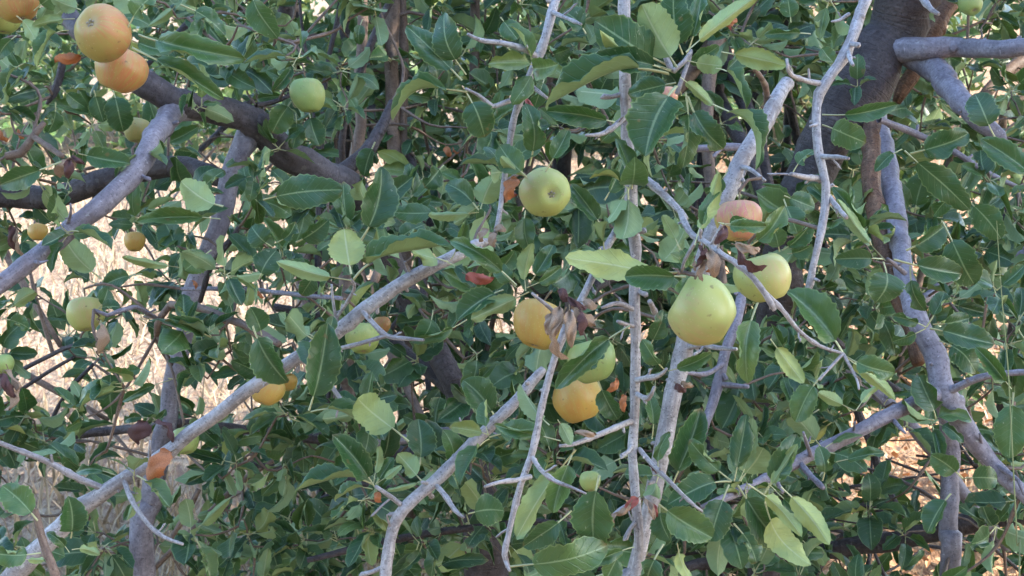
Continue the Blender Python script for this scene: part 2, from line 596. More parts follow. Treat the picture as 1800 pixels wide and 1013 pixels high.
def leaf_arrays(me):
    n = len(me.vertices)
    co = np.empty(n * 3, np.float32)
    me.vertices.foreach_get('co', co)
    nl = len(me.loops)
    vi = np.empty(nl, np.int32)
    me.loops.foreach_get('vertex_index', vi)
    uv = np.empty(nl * 2, np.float32)
    me.uv_layers[0].data.foreach_get('uv', uv)
    mi = np.empty(len(me.polygons), np.int32)
    me.polygons.foreach_get('material_index', mi)
    return co.reshape(-1, 3), vi.reshape(-1, 4), uv.reshape(-1, 2), mi


_cache = {}


def join_leaves(name, items, origin, parent):
    """items: (mesh, matrix, tint) -> one mesh object kept as stuff"""
    V, F, U, I, T = [], [], [], [], []
    off = 0
    for me, mx, tint in items:
        k = id(me)
        if k not in _cache:
            _cache[k] = (leaf_arrays(me), me)
        co, vi, uv, mi = _cache[k][0]
        mm = np.array(mx, dtype=np.float32)
        V.append(co @ mm[:3, :3].T + mm[:3, 3] - np.array(origin, dtype=np.float32))
        F.append(vi + off)
        U.append(uv)
        I.append(mi)
        T.append(np.full(len(co), tint, np.float32))
        off += len(co)
    V = np.concatenate(V); F = np.concatenate(F); U = np.concatenate(U); I = np.concatenate(I); T = np.concatenate(T)
    me = bpy.data.meshes.new(name)
    me.vertices.add(len(V)); me.vertices.foreach_set('co', V.ravel())
    me.loops.add(F.size); me.loops.foreach_set('vertex_index', F.ravel().astype(np.int32))
    me.polygons.add(len(F)); me.polygons.foreach_set('loop_start', np.arange(0, F.size, 4, dtype=np.int32))
    me.update(calc_edges=True)
    l = me.uv_layers.new(name='UVMap'); l.data.foreach_set('uv', U.ravel())
    me.materials.append(M['leaf_mass']); me.materials.append(M['petiole'])
    me.polygons.foreach_set('material_index', I)
    me.polygons.foreach_set('use_smooth', np.ones(len(F), bool))
    at = me.attributes.new('tint', 'FLOAT', 'POINT'); at.data.foreach_set('value', T)
    me.validate()
    o = obj(name, me, parent)
    o['kind'] = 'stuff'
    return o


AP = [
    (178, 58, 107, 1.86, 'a_orange', (-0.2, 0.25, 0.9), (0.6, 0.5, 0.4), 'orange apple with its eye facing out, upper of the touching pair at the top left'),
    (210, 121, 100, 1.94, 'a_orange', (-0.3, -0.8, 0.1), (0.5, 0.5, 0.6), 'orange apple tucked under another, lower of the touching pair at the top left'),
    (28, 0, 92, 1.98, 'a_orange', (0.3, -0.8, 0.2), (0.3, 0.5, 0.6), 'orange apple cut off by the top left corner of the picture'),
    (6, 32, 66, 2.06, 'a_yellow', (0, -0.9, 0.1), (-1, 0, 0), 'pale yellow apple at the left edge just under the orange one in the corner'),
    (543, 167, 66, 2.2, 'a_green', (0.15, -0.95, 0.1), (0.6, 0.8, 0.2), 'small green apple alone on a dark twig beside the thick upper left limb'),
    (960, 341, 93, 1.72, 'a_yellow', (0.25, -0.08, 0.95), (-0.9, 0.2, 0.4), 'yellow green apple with its eye facing out in the upper middle of the tree'),
    (1236, 545, 130, 1.5, 'a_yellow', (0.75, -0.5, 0.1), (-0.6, -0.7, 0.4), 'largest yellow green apple, lower left of the pair on the rough spur'),
    (1342, 488, 106, 1.58, 'a_yellow', (0.3, -0.9, 0.1), (0.1, 0.9, 0.5), 'yellow green apple behind the rough twig, right of the largest apple'),
    (1299, 388, 88, 1.72, 'a_pink', (0.0, -0.9, 0.1), (0.1, 0.95, 0.3), 'apple with pink top half covered by a curled leaf above the rough spur'),
    (948, 570, 100, 1.82, 'a_gold', (-0.2, -0.9, 0.15), (-0.6, 0.6, 0.5), 'golden apple partly hidden by the withered brown leaf bunch'),
    (1040, 634, 92, 1.8, 'a_green', (0.2, -0.9, 0.1), (-0.3, -0.6, 0.6), 'green apple overlapped by a leaf, directly above a golden one'),
    (1014, 703, 95, 1.92, 'a_gold', (0.3, -0.9, 0.1), (-0.5, 0.2, 0.7), 'golden orange apple directly below the leaf covered green one'),
    (470, 686, 64, 2.0, 'a_gold', (-0.3, -0.8, 0.3), (-0.3, -0.2, 0.9), 'bright orange apple just below the long pale limb'),
    (505, 672, 38, 2.1, 'a_gold', (0.1, -0.9, 0.1), (0, 0, 1), 'yellow sliver of an apple behind the bright orange one below the limb'),
    (637, 595, 64, 1.98, 'a_green', (0.1, -0.9, 0.2), (-0.3, 0.2, 0.9), 'small green apple resting against a forked grey twig under the limb'),
    (671, 571, 34, 2.3, 'a_orange', (0.1, -0.9, 0.2), (0.3, 0.2, 0.9), 'small brownish orange apple behind the forked grey twig'),
    (151, 552, 73, 2.1, 'a_yellow', (0.1, -0.9, 0.2), (0.3, -0.2, 0.9), 'yellow green apple half covered by leaves at the middle of the left side'),
    (240, 229, 52, 2.3, 'a_olive', (-0.1, -0.9, 0.2), (0, -0.5, 0.8), 'dull olive green apple behind the grey limb below the orange pair'),
    (67, 408, 38, 2.3, 'a_gold', (0.0, -0.9, 0.2), (0, 0, 1), 'small tan orange apple hanging behind the left grey limb'),
    (237, 425, 40, 2.2, 'a_gold', (0.0, -0.9, 0.2), (0, -0.4, 0.9), 'small golden orange apple between leaves left of the grey upright stem'),
    (325, 775, 52, 2.05, 'a_green', (0.2, -0.9, 0.2), (0, 0, 1), 'green apple behind the lower part of the long pale limb'),
    (6, 640, 42, 1.9, 'a_green', (0.1, -0.9, 0.2), (-1, 0, 0.2), 'pale green apple at the left edge above hanging brown leaves'),
    (1708, 4, 46, 2.2, 'a_green', (0.1, -0.8, 0.5), (0, 0, 1), 'green apple cut off by the top edge right of the dark trunk'),
    (1172, 170, 40, 1.75, 'a_pink', (0.1, -0.9, 0.2), (0, 1, 0.4), 'reddish apple peeping out behind the big leaf whorl'),
    (1038, 846, 40, 1.62, 'a_green', (0.0, -0.9, 0.2), (0, 0, 1), 'little green apple among the leaf stalks left of the pale upright branch'),
]


def hides_apple(p):
    px, py, d = pix(p)
    for a in AP:
        if d < a[3] + 0.03 and (px - a[0]) ** 2 + (py - a[1]) ** 2 < (a[2] * 0.5 + 6) ** 2:
            return True
    return False


class Tree:
    """a tree: Empty at the trunk's foot > trunk, branch (> twig), leaf, dry_leaf, and the leaves past the limit as one part"""
    def __init__(s, name, base, label, cat, group=None):
        s.base = Vector(base)
        s.root = empty(name, s.base, label, cat, group)
        s.leaves = []
        s.skel = []                   # points twigs may grow from
        s.tw = MB()

    def limb(s, spec, material, name='branch', parent=None, sides=10, rough=0.12, nodes=0.0, step=0.012, ground=False, seed=None, skel=True):
        """spec: (px, py, width in photograph pixels, depth)"""
        pts = [P(a[0], a[1], a[3]) for a in spec]
        rad = [a[2] / FPX * a[3] / 2 for a in spec]
        if ground:
            g = Vector((pts[-1].x, pts[-1].y, -0.06))
            pts.append(g); rad.append(rad[-1] * 1.35)
        return s.limb3(pts, rad, material, name, parent, sides, rough, nodes, step, seed, skel)

    def limb3(s, pts, rad, material, name='branch', parent=None, sides=10, rough=0.12, nodes=0.0, step=0.012, seed=None, skel=True):
        sd_ = seed if seed is not None else int(abs(pts[0].x * 977 + pts[-1].z * 3331)) + len(s.skel)
        p, r = spline(pts, rad, step)
        rr = random.Random(sd_)
        # small natural wander
        for i in range(1, len(p) - 1):
            w = r[i] * 0.22
            p[i] = p[i] + Vector((noise.noise(p[i] * 22 + Vector((sd_, 0, 0))), noise.noise(p[i] * 22 + Vector((0, sd_, 0))), noise.noise(p[i] * 22 + Vector((0, 0, sd_))))) * w
        b = MB()
        if name == 'twig':
            r = [x * (1 - 0.35 * (i / len(r)) ** 3) for i, x in enumerate(r)]
        if material == 'bark_pale':
            r = [x * 0.83 for x in r]
        b.tube(p, r, sides, rough, nodes, sd_)
        if material in ('bark_pale', 'bark_grey') and r[0] < 0.016:
            # buds and short spurs
            i = 3
            while i < len(p) - 2:
                t_ = (p[i + 1] - p[i - 1]).normalized()
                o_ = t_.orthogonal()
                o_.rotate(Matrix.Rotation(rr.uniform(0, 6.28), 3, t_))
                dv = (o_.normalized() * 0.8 + t_ * rr.uniform(0.2, 0.7)).normalized()
                L = rr.choice([0.004, 0.005, 0.006, 0.008, 0.012, 0.02])
                w = min(0.0028, r[i] * 0.5)
                q = p[i] + o_.normalized() * r[i] * 0.7
                bend = Vector((rr.gauss(0, .2), rr.gauss(0, .2), rr.gauss(0.1, .2))) * L
                b.tube([q, q + dv * L * .5 + bend * .3, q + dv * L * .85 + bend, q + dv * (L + .001) + bend], [w, w * .9, w * (.9 if L < .01 else 1.15), w * .25], 6, 0, 0, i)
                i += rr.randint(3, 8)
        if r[0] >= 0.007 and name != 'twig' and sides > 7:
            i = rr.randint(3, 9) + (0 if name == 'trunk' else len(p) // 4)
            while i < len(p) - 3:
                t_ = (p[i + 1] - p[i - 1]).normalized()
                o_ = t_.orthogonal()
                o_.rotate(Matrix.Rotation(rr.uniform(0, 6.28), 3, t_))
                o_ = (o_.normalized() + t_ * rr.uniform(-.3, .5)).normalized()
                k = rr.uniform(0.35, 0.62)
                rr0 = r[i]
                b.tube([p[i] + o_ * rr0 * a_ for a_ in (0.45, 0.85, 1.02, 1.02 + 0.35 * k, 1.04 + 0.42 * k)], [rr0 * k * c_ for c_ in (1.5, 1.25, 0.95, 0.72, 0.4)], 8, 0.2, 0, i)
                i += rr.randint(7, 24)
        o = obj(name, b.mesh(name, M[material], s.base), parent or s.root)
        if skel:
            s.skel += p[::3]
        return o

    def leaf(s, me, mx, tint):
        px, py, d = pix(Vector(mx.col[3][:3]))
        L = mx.col[1].to_3d().length
        w = mx.col[0].to_3d().length
        vis = 1.0 if (-90 < px < 1890 and -90 < py < 1103) else 0.2
        s.leaves.append((me, mx, tint, (L + w) / d * vis))

    def hero(s, bx, by, tx, ty, w, side, d, tint, rr):
        """a leaf drawn from its stalk's foot to its tip; w is the blade's seen width, side T top, U underside, F folded"""
        L = math.hypot(tx - bx, ty - by) / FPX * d
        dz = rr.uniform(-0.28, 0.28) * L
        base = P(bx, by, d + rr.uniform(-0.01, 0.01))
        tip = P(tx, ty, d - dz)
        view = (CAM - base).normalized()
        dirv = (tip - base).normalized()
        perp = dirv.cross(view).normalized()
        if side == 'F':
            if perp.dot(UPV) < 0:
                perp = -perp
            n = perp * 0.85 + view * rr.uniform(0.35, 0.55)
            me = rr.choice(FOLD)
            ws = min(1.5, max(0.7, w / FPX * d / (0.30 * L)))
        else:
            n = view + perp * rr.uniform(-0.4, 0.4)
            if side == 'U':
                n = -n
            me = rr.choice(HERO)
            ws = min(1.75, max(0.5, w / FPX * d / (0.36 * L)))
        s.leaf(me, frame(base, tip, n, ws), tint)

    def dry(s, bx, by, tx, ty, w, d, mk, rr, roll=0.0):
        L = math.hypot(tx - bx, ty - by) / FPX * d
        base = P(bx, by, d)
        tip = P(tx, ty, d + rr.uniform(-0.2, 0.2) * L)
        view = (CAM - base).normalized()
        perp = (tip - base).normalized().cross(view).normalized()
        n = view * math.cos(roll) + perp * math.sin(roll)
        ws = min(2.2, max(0.5, w / FPX * d / (0.35 * L)))
        o = obj('dry_leaf', rr.choice(DRY[mk]), s.root)
        mx = frame(base - s.base, tip - s.base, n, ws)
        o.matrix_local = mx

    def spur(s, c, rr, n, size, meshes, tint=(0.0, 0.65), outward=None):
        """a whorl of n leaves on a short shoot at c"""
        out = outward or Vector((rr.gauss(0, 0.55), rr.gauss(-0.55, 0.4), rr.gauss(0.45, 0.4))).normalized()
        a = out.orthogonal().normalized()
        bb = out.cross(a)
        t0 = rr.uniform(0, 6.28)
        for i in range(n):
            th = t0 + i * 2.4 + rr.uniform(-0.4, 0.4)
            op = rr.uniform(0.6, 1.45)
            d = out * math.cos(op) + (a * math.cos(th) + bb * math.sin(th)) * math.sin(op)
            d.z -= rr.uniform(0.0, 0.45)
            d.normalize()
            L = size * rr.uniform(0.62, 1.2)
            nrm = Vector((rr.gauss(0, 0.45), rr.gauss(-0.55, 0.45), 0.75 + rr.gauss(0, 0.4)))
            if rr.random() < 0.22:
                nrm = -nrm
            b0 = c + out * rr.uniform(-0.006, 0.006)
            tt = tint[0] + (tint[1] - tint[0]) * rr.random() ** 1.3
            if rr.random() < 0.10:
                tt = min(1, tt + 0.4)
            if hides_apple(b0 + d * L * 0.45) or hides_apple(b0 + d * L * 0.75) or hides_apple(b0 + d * L):
                continue
            s.leaf(rr.choice(meshes), frame(b0, b0 + d * L, nrm, rr.uniform(0.75, 1.25)), tt)

    def grow(s, centres, rr, n, size, meshes, tint=(0.0, 0.65), r0=0.0014, r1=0.0026):
        """joins each whorl to the nearest wood by a bent twig, then leafs it"""
        pts = np.array([tuple(p) for p in s.skel], dtype=np.float64)
        todo = list(centres)
        if not len(pts):
            return
        todo.sort(key=lambda c: float(np.min(np.sum((pts - np.array(tuple(c))) ** 2, axis=1))))
        for c in todo:
            dd = np.sum((pts - np.array(tuple(c))) ** 2, axis=1)
            q = Vector(pts[int(np.argmin(dd))])
            d = c - q
            L = d.length
            if L > 0.015:
                m1 = q + d * 0.4 + Vector((rr.gauss(0, 0.12), rr.gauss(0, 0.12), rr.gauss(0, 0.12) - 0.05)) * L
                m2 = q + d * 0.75 + Vector((rr.gauss(0, 0.08), rr.gauss(0, 0.08), rr.gauss(0, 0.08) - 0.03)) * L
                k = min(2.0, 0.6 + L * 2.2)
                pp, pr_ = spline([q, m1, m2, c], [r1 * k, r1 * k * 0.8, r0 * k, r0], max(0.012, L / 12))
                s.tw.tube(pp, pr_, 5, 0.0, 0.35, int(L * 1e5))
                pts = np.concatenate([pts, np.array([tuple(p) for p in pp[2::2]])])
            s.spur(c, rr, rr.randint(*n), size, meshes, tint)

    def finish(s, limit=300):
        s.leaves.sort(key=lambda a: -a[3])
        T = Matrix.Translation(-s.base)
        for me, mx, tint, _ in s.leaves[:limit]:
            o = obj('leaf', me, s.root)
            o.matrix_local = T @ mx
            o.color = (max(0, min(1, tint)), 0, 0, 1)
        rest = s.leaves[limit:]
        if rest:
            join_leaves('leaf_mass', [(a, b_, c) for a, b_, c, _ in rest], s.base, s.root)
        if s.tw.v:
            o = obj('fine_twigs', s.tw.mesh('fine_twigs', M['bark_brown'], s.base), s.root)
            o['kind'] = 'stuff'


# ------------------------------------------------------------------ ground
def hgt(x, y):
    return 0.05 * noise.noise(Vector((x * 0.35, y * 0.35, 0))) + 0.02 * noise.noise(Vector((x * 1.7, y * 1.7, 3)))


def build_ground():
    xs = sorted(set([round(-7 + 0.2 * i, 3) for i in range(71)] + [-250, -120, -60, -30, -18, -11, 11, 18, 30, 60, 120, 250]))
    ys = sorted(set([round(-3 + 0.2 * i, 3) for i in range(101)] + [-250, -90, -40, -15, -7, 20, 25, 32, 45, 70, 120, 200, 300]))
    v = [(x, y, hgt(x, y)) for y in ys for x in xs]
    nx = len(xs)
    f = [(j * nx + i, j * nx + i + 1, (j + 1) * nx + i + 1, (j + 1) * nx + i) for j in range(len(ys) - 1) for i in range(nx - 1)]
    me = bpy.data.meshes.new('ground')
    me.from_pydata(v, [], f)
    me.materials.append(M['ground'])
    me.polygons.foreach_set('use_smooth', [True] * len(f))
    o = obj('ground', me)
    o['label'] = 'ground of trodden dry straw-coloured grass under the trees'
    o['kind'] = 'structure'


build_ground()


def blades(name, n, xr, yr, hr, wd, lean, material, label, seed, cond=None):
    rr = random.Random(seed)
    v, f = [], []
    k = 0
    while k < n:
        y = yr[0] + (yr[1] - yr[0]) * rr.random() ** 1.7
        half = 0.36 * y + 0.5
        x = rr.uniform(max(xr[0], -half), min(xr[1], half))
        k += 1
        if cond and not cond(x, y, rr):
            continue
        h = rr.uniform(*hr)
        w = wd * rr.uniform(0.6, 1.5) * (1 + 0.08 * y)
        az = rr.uniform(0, 6.28)
        l = rr.uniform(0.1, 1.0) * lean * h
        dx, dy = math.cos(az) * l, math.sin(az) * l
        pa = rr.uniform(0, 3.14)
        wx, wy = math.cos(pa) * w, math.sin(pa) * w
        z = hgt(x, y) - 0.005
        i = len(v)
        hz = math.sqrt(max(0.05, 1 - (l / h) ** 2 * 0.7)) * h
        v += [(x - wx, y - wy, z), (x + wx, y + wy, z), (x + dx * .4 + wx * .8, y + dy * .4 + wy * .8, z + hz * .6), (x + dx * .4 - wx * .8, y + dy * .4 - wy * .8, z + hz * .6), (x + dx, y + dy, z + hz)]
        f += [(i, i + 1, i + 2, i + 3), (i + 3, i + 2, i + 4)]
    me = bpy.data.meshes.new(name)
    me.from_pydata(v, [], f)
    me.materials.append(M[material])
    o = obj(name, me)
    o['kind'] = 'stuff'
    o['label'] = label
    return o


blades('dry_grass', 36000, (-9, 7), (2.4, 13), (0.04, 0.15), 0.0026, 1.3, 'straw', 'matted dry blond grass covering the field behind the branches', 3,
       lambda x, y, rr: rr.random() > (0.75 if x > 0.15 * y + 0.2 else 0.0))
blades('tall_straw', 500, (-1.2, 0.6), (2.6, 4.2), (0.2, 0.55), 0.0016, 0.8, 'straw', 'taller dry straw stalks standing among the trunks', 5)


def litter():
    rr = random.Random(12)
    items = []
    v, f = [], []
    for _ in range(5200):
        y = rr.uniform(2.6, 9)
        x = rr.uniform(0.08 * y, 0.45 * y + 0.6)
        z = hgt(x, y) + rr.uniform(0.004, 0.05)
        L = rr.uniform(0.03, 0.075)
        az = rr.uniform(0, 6.28)
        d = Vector((math.cos(az), math.sin(az), rr.uniform(-0.3, 0.6))).normalized()
        n = Vector((rr.gauss(0, .5), rr.gauss(0, .5), 1))
        mx = frame(Vector((x, y, z)), Vector((x, y, z)) + d * L, n, rr.uniform(.6, 1.0))
        i = len(v)
        for q in ((0, 0, 0), (.22, .35, .10), (0, .4, 0), (-.22, .35, .1), (.18, .7, .12), (-.18, .7, .08), (0, 1, .16)):
            v.append(tuple(mx @ Vector(q)))
        f += [(i, i + 1, i + 2), (i, i + 2, i + 3), (i + 2, i + 1, i + 4), (i + 2, i + 4, i + 6), (i + 2, i + 6, i + 5), (i + 2, i + 5, i + 3)]
    me = bpy.data.meshes.new('fallen_leaves')
    me.from_pydata(v, [], f)
    me.materials.append(M['litter'])
    o = obj('fallen_leaves', me)
    o['kind'] = 'stuff'
    o['label'] = 'orange brown fallen leaves lying under the right hand trees'


litter()

# ------------------------------------------------------------------ where the open field shows between the leaves (photograph pixels)
GAPS = [(45, 125, 20, 25), (115, 225, 40, 20), (340, 225, 45, 28), (245, 195, 20, 30), (205, 260, 30, 25), (165, 275, 50, 25), (200, 345, 45, 25), (160, 420, 45, 45), (105, 460, 45, 30),
        (60, 555, 32, 34), (100, 535, 20, 15), (75, 600, 35, 18), (60, 665, 60, 38), (115, 640, 35, 30), (155, 715, 70, 45), (90, 715, 45, 30), (245, 600, 30, 20),
        (222, 615, 14, 16), (250, 660, 20, 25), (215, 640, 40, 15), (20, 810, 50, 22), (60, 800, 60, 20), (200, 790, 40, 25), (90, 860, 55, 40), (30, 905, 40, 45), (75, 930, 40, 30), (330, 800, 28, 40),
        (215, 925, 35, 50), (320, 890, 28, 30), (190, 905, 35, 30), (385, 700, 40, 25), (400, 665, 30, 14), (430, 735, 40, 20), (470, 800, 45, 20), (590, 640, 28, 30), (640, 660, 40, 32), (672, 620, 36, 30), (725, 570, 35, 45),
        (740, 605, 30, 20), (710, 720, 40, 40), (770, 690, 30, 35), (745, 735, 25, 20), (1575, 790, 70, 34), (1600, 835, 55, 22), (1520, 825, 40, 15), (1625, 890, 22, 30), (1480, 880, 22, 30), (1560, 915, 40, 16), (1600, 715, 28, 25),
        (1490, 945, 45, 14), (1550, 975, 45, 28), (1640, 960, 26, 40), (1740, 985, 60, 35), (1710, 905, 40, 30), (1700, 800, 15, 30), (1770, 780, 20, 20), (545, 115, 18, 30), (560, 20, 22, 18), (600, 240, 30, 18), (555, 60, 14, 26),
        (925, 565, 14, 16), (690, 590, 22, 16), (455, 615, 20, 15), (230, 455, 16, 18), (1440, 900, 16, 28), (700, 100, 10, 20), (770, 130, 18, 26)]


def in_gap(px, py, grow=1.0):
    for gx, gy, a, b in GAPS:
        if ((px - gx) / (a * grow)) ** 2 + ((py - gy) / (b * grow)) ** 2 < 1:
            return True
    return False


CLEAR = [(1530, 150, 110, 190), (1700, 88, 130, 60), (1690, 180, 90, 100), (1572, 380, 50, 160), (1655, 690, 80, 80), (1730, 800, 70, 80), (430, 212, 160, 62), (560, 296, 80, 50), (285, 225, 50, 70), (230, 310, 110, 50), (190, 80, 120, 110), (400, 340, 36, 60), (350, 510, 34, 60), (306, 680, 40, 90), (262, 900, 46, 130)]


def scatter(n, xr, yr, dr, rr, keep=0.06, grow=1.15):
    out = []
    for _ in range(n):
        px, py, d = rr.uniform(*xr), rr.uniform(*yr), rr.uniform(*dr)
        if in_gap(px, py, grow) and rr.random() > keep:
            continue
        # less foliage low on the left, where the field shows most
        if px < 460 and py > 150 and d > 2.6 and rr.random() < 0.3:
            continue
        if d < 3.15 and any(((px - a) / c) ** 2 + ((py - b_) / e) ** 2 < 1 for a, b_, c, e in ((697, 170, 44, 210), (634, 160, 30, 130), (834, 60, 22, 80))):
            continue
        if d < 2.4 and any(((px - a) / c) ** 2 + ((py - b_) / e) ** 2 < 1 for a, b_, c, e in CLEAR):
            continue
        p = P(px, py, d)
        if p.z < 0.25:
            continue
        out.append(p)
    return out


# ------------------------------------------------------------------ right-hand apple tree
foot = P(1345, 1013, 2.3)
TR = Tree('apple_tree', (foot.x, foot.y, 0), 'apple tree with thick dark leaning trunk at the upper right and long pale hanging branches', 'tree', 'fruiting apple trees')
TR.limb([(1640, -160, 130, 2.25), (1580, 30, 98, 2.3), (1530, 120, 104, 2.3), (1470, 215, 98, 2.3), (1415, 320, 84, 2.3), (1378, 450, 78, 2.32), (1352, 620, 64, 2.35), (1342, 800, 60, 2.38), (1345, 1000, 62, 2.4)], 'bark_dimmed', 'trunk', sides=18, rough=0.25, ground=True, step=0.02)
TR.limb([(1515, 102, 36, 2.305), (1565, 92, 46, 2.29), (1625, 85, 41, 2.25), (1690, 84, 35, 2.25), (1760, 86, 33, 2.18), (1840, 78, 32, 2.15), (1990, 60, 28, 2.1)], 'bark_grey', rough=0.15)
TR.limb([(1535, 62, 34, 2.31), (1572, 76, 54, 2.305), (1614, 100, 54, 2.285), (1652, 133, 46, 2.24), (1690, 180, 40, 2.12), (1722, 212, 36, 2.1), (1758, 240, 24, 2.1), (1768, 252, 12, 2.1)], 'bark_grey', rough=0.2)
TR.limb([(1720, -70, 34, 2.45), (1665, 10, 36, 2.42), (1625, 90, 34, 2.4), (1595, 145, 30, 2.4), (1575, 180, 16, 2.4)], 'bark_rust', rough=0.3)
o = TR.limb([(1505, 90, 26, 2.315), (1514, 130, 36, 2.31), (1534, 190, 40, 2.29), (1548, 240, 38, 2.26), (1562, 300, 36, 2.2), (1576, 390, 37, 2.1), (1586, 460, 34, 2.03), (1606, 545, 36, 1.95), (1640, 620, 40, 1.93), (1660, 690, 44, 1.92), (1698, 755, 37, 1.92), (1745, 815, 32, 1.92), (1795, 865, 28, 1.9), (1880, 930, 24, 1.88)], 'bark_grey', rough=0.16, nodes=0.08)
for tw in ([(1655, 695, 16, 1.92), (1720, 664, 13, 1.88), (1770, 656, 12, 1.86), (1840, 652, 10, 1.84)], [(1745, 815, 10, 1.92), (1790, 845, 8, 1.88), (1800, 870, 6, 1.87)], [(1590, 480, 10, 1.97), (1560, 455, 7, 1.9)], [(1728, 790, 7, 1.92), (1722, 762, 5, 1.9)]):
    TR.limb(tw, 'bark_grey', 'twig', o, sides=7, nodes=0.25)
TR.limb([(1535, 210, 30, 2.2), (1532, 300, 36, 2.15), (1545, 400, 34, 2.1), (1572, 490, 30, 2.05), (1600, 580, 28, 2.02), (1615, 640, 24, 2.0)], 'bark_rust', rough=0.35)
o = TR.limb([(1660, 688, 30, 1.92), (1600, 714, 28, 1.9), (1530, 748, 26, 1.88), (1460, 785, 24, 1.86), (1395, 815, 22, 1.83), (1330, 850, 19, 1.78), (1275, 875, 16, 1.72), (1235, 893, 12, 1.7)], 'bark_grey', rough=0.14, nodes=0.1)
for tw in ([(1402, 810, 12, 1.84), (1425, 835, 10, 1.8), (1447, 858, 11, 1.76)], [(1570, 738, 9, 1.89), (1582, 752, 7, 1.86), (1592, 762, 5, 1.85)], [(1425, 802, 8, 1.84), (1418, 780, 7, 1.8), (1412, 760, 6, 1.78)], [(1500, 760, 6, 1.87), (1503, 742, 4, 1.85)]):
    TR.limb(tw, 'bark_grey', 'twig', o, sides=7, nodes=0.25)
TR.limb([(1650, 700, 22, 2.15), (1672, 780, 30, 2.2), (1670, 860, 33, 2.2), (1668, 940, 36, 2.2), (1672, 1030, 36, 2.2)], 'bark_grey', rough=0.25, ground=True)
TR.limb([(1860, 890, 40, 2.35), (1770, 905, 38, 2.4), (1690, 925, 38, 2.4), (1600, 945, 34, 2.45), (1500, 962, 34, 2.5), (1400, 975, 30, 2.5), (1290, 985, 26, 2.45), (1180, 1000, 18, 2.4)], 'bark_dimmed', rough=0.25)
TR.limb([(1480, 640, 18, 2.3), (1540, 690, 20, 2.3), (1600, 745, 22, 2.3), (1650, 810, 22, 2.32), (1720, 900, 22, 2.35), (1770, 960, 20, 2.4)], 'bark_grey', rough=0.25)
TR.limb([(1420, 560, 12, 2.28), (1470, 600, 14, 2.25), (1520, 650, 16, 2.3), (1580, 690, 16, 2.3)], 'bark_dimmed', rough=0.2)
TR.limb([(1860, 440, 16, 2.3), (1760, 455, 20, 2.35), (1700, 470, 20, 2.35), (1650, 505, 18, 2.3), (1610, 540, 16, 2.2)], 'bark_grey')
TR.limb([(1660, 460, 20, 2.5), (1730, 400, 24, 2.5), (1790, 370, 26, 2.5), (1900, 320, 26, 2.5)], 'bark_dimmed')
TR.limb([(1545, 210, 12, 2.15), (1610, 235, 13, 2.2), (1670, 262, 12, 2.2), (1730, 300, 10, 2.2), (1790, 330, 8, 2.2)], 'bark_grey')
TR.limb([(1500, 700, 16, 2.5), (1560, 860, 14, 2.5), (1600, 930, 14, 2.5)], 'bark_dimmed')
# pale branch hanging beside the trunk
o = TR.limb([(1560, -120, 30, 1.75), (1527, -20, 26, 1.62), (1505, 45, 25, 1.58), (1485, 95, 24, 1.56), (1462, 130, 22, 1.55), (1440, 165, 20, 1.55), (1435, 210, 19, 1.54), (1440, 270, 19, 1.53), (1451, 325, 19, 1.52), (1448, 380, 18, 1.51), (1440, 425, 16, 1.5), (1429, 470, 15, 1.5), (1424, 498, 15, 1.5), (1418, 516, 12, 1.5)], 'bark_pale', rough=0.2, nodes=0.16)
for tw in ([(1442, 147, 13, 1.55), (1415, 142, 11, 1.53), (1390, 132, 11, 1.5), (1384, 118, 8, 1.49), (1383, 103, 8, 1.49)], [(1488, 80, 10, 1.57), (1494, 105, 11, 1.54), (1500, 115, 9, 1.53)],
           [(1440, 315, 15, 1.53), (1415, 312, 13, 1.5), (1390, 306, 11, 1.48)], [(1440, 275, 12, 1.53), (1470, 276, 10, 1.5), (1492, 279, 9, 1.48)], [(1456, 345, 12, 1.52), (1472, 365, 11, 1.5), (1488, 383, 12, 1.48)],
           [(1430, 490, 8, 1.5), (1440, 494, 6, 1.49)], [(1492, 25, 9, 1.6), (1475, 36, 8, 1.58), (1462, 38, 6, 1.57)], [(1440, 218, 8, 1.54), (1424, 222, 6, 1.52)]):
    TR.limb(tw, 'bark_pale', 'twig', o, sides=8, nodes=0.3, step=0.006)
TR.limb([(1600, -60, 16, 1.9), (1615, -10, 14, 1.8), (1640, 20, 11, 1.75), (1650, 25, 9, 1.74)], 'bark_pale', sides=8, nodes=0.3)
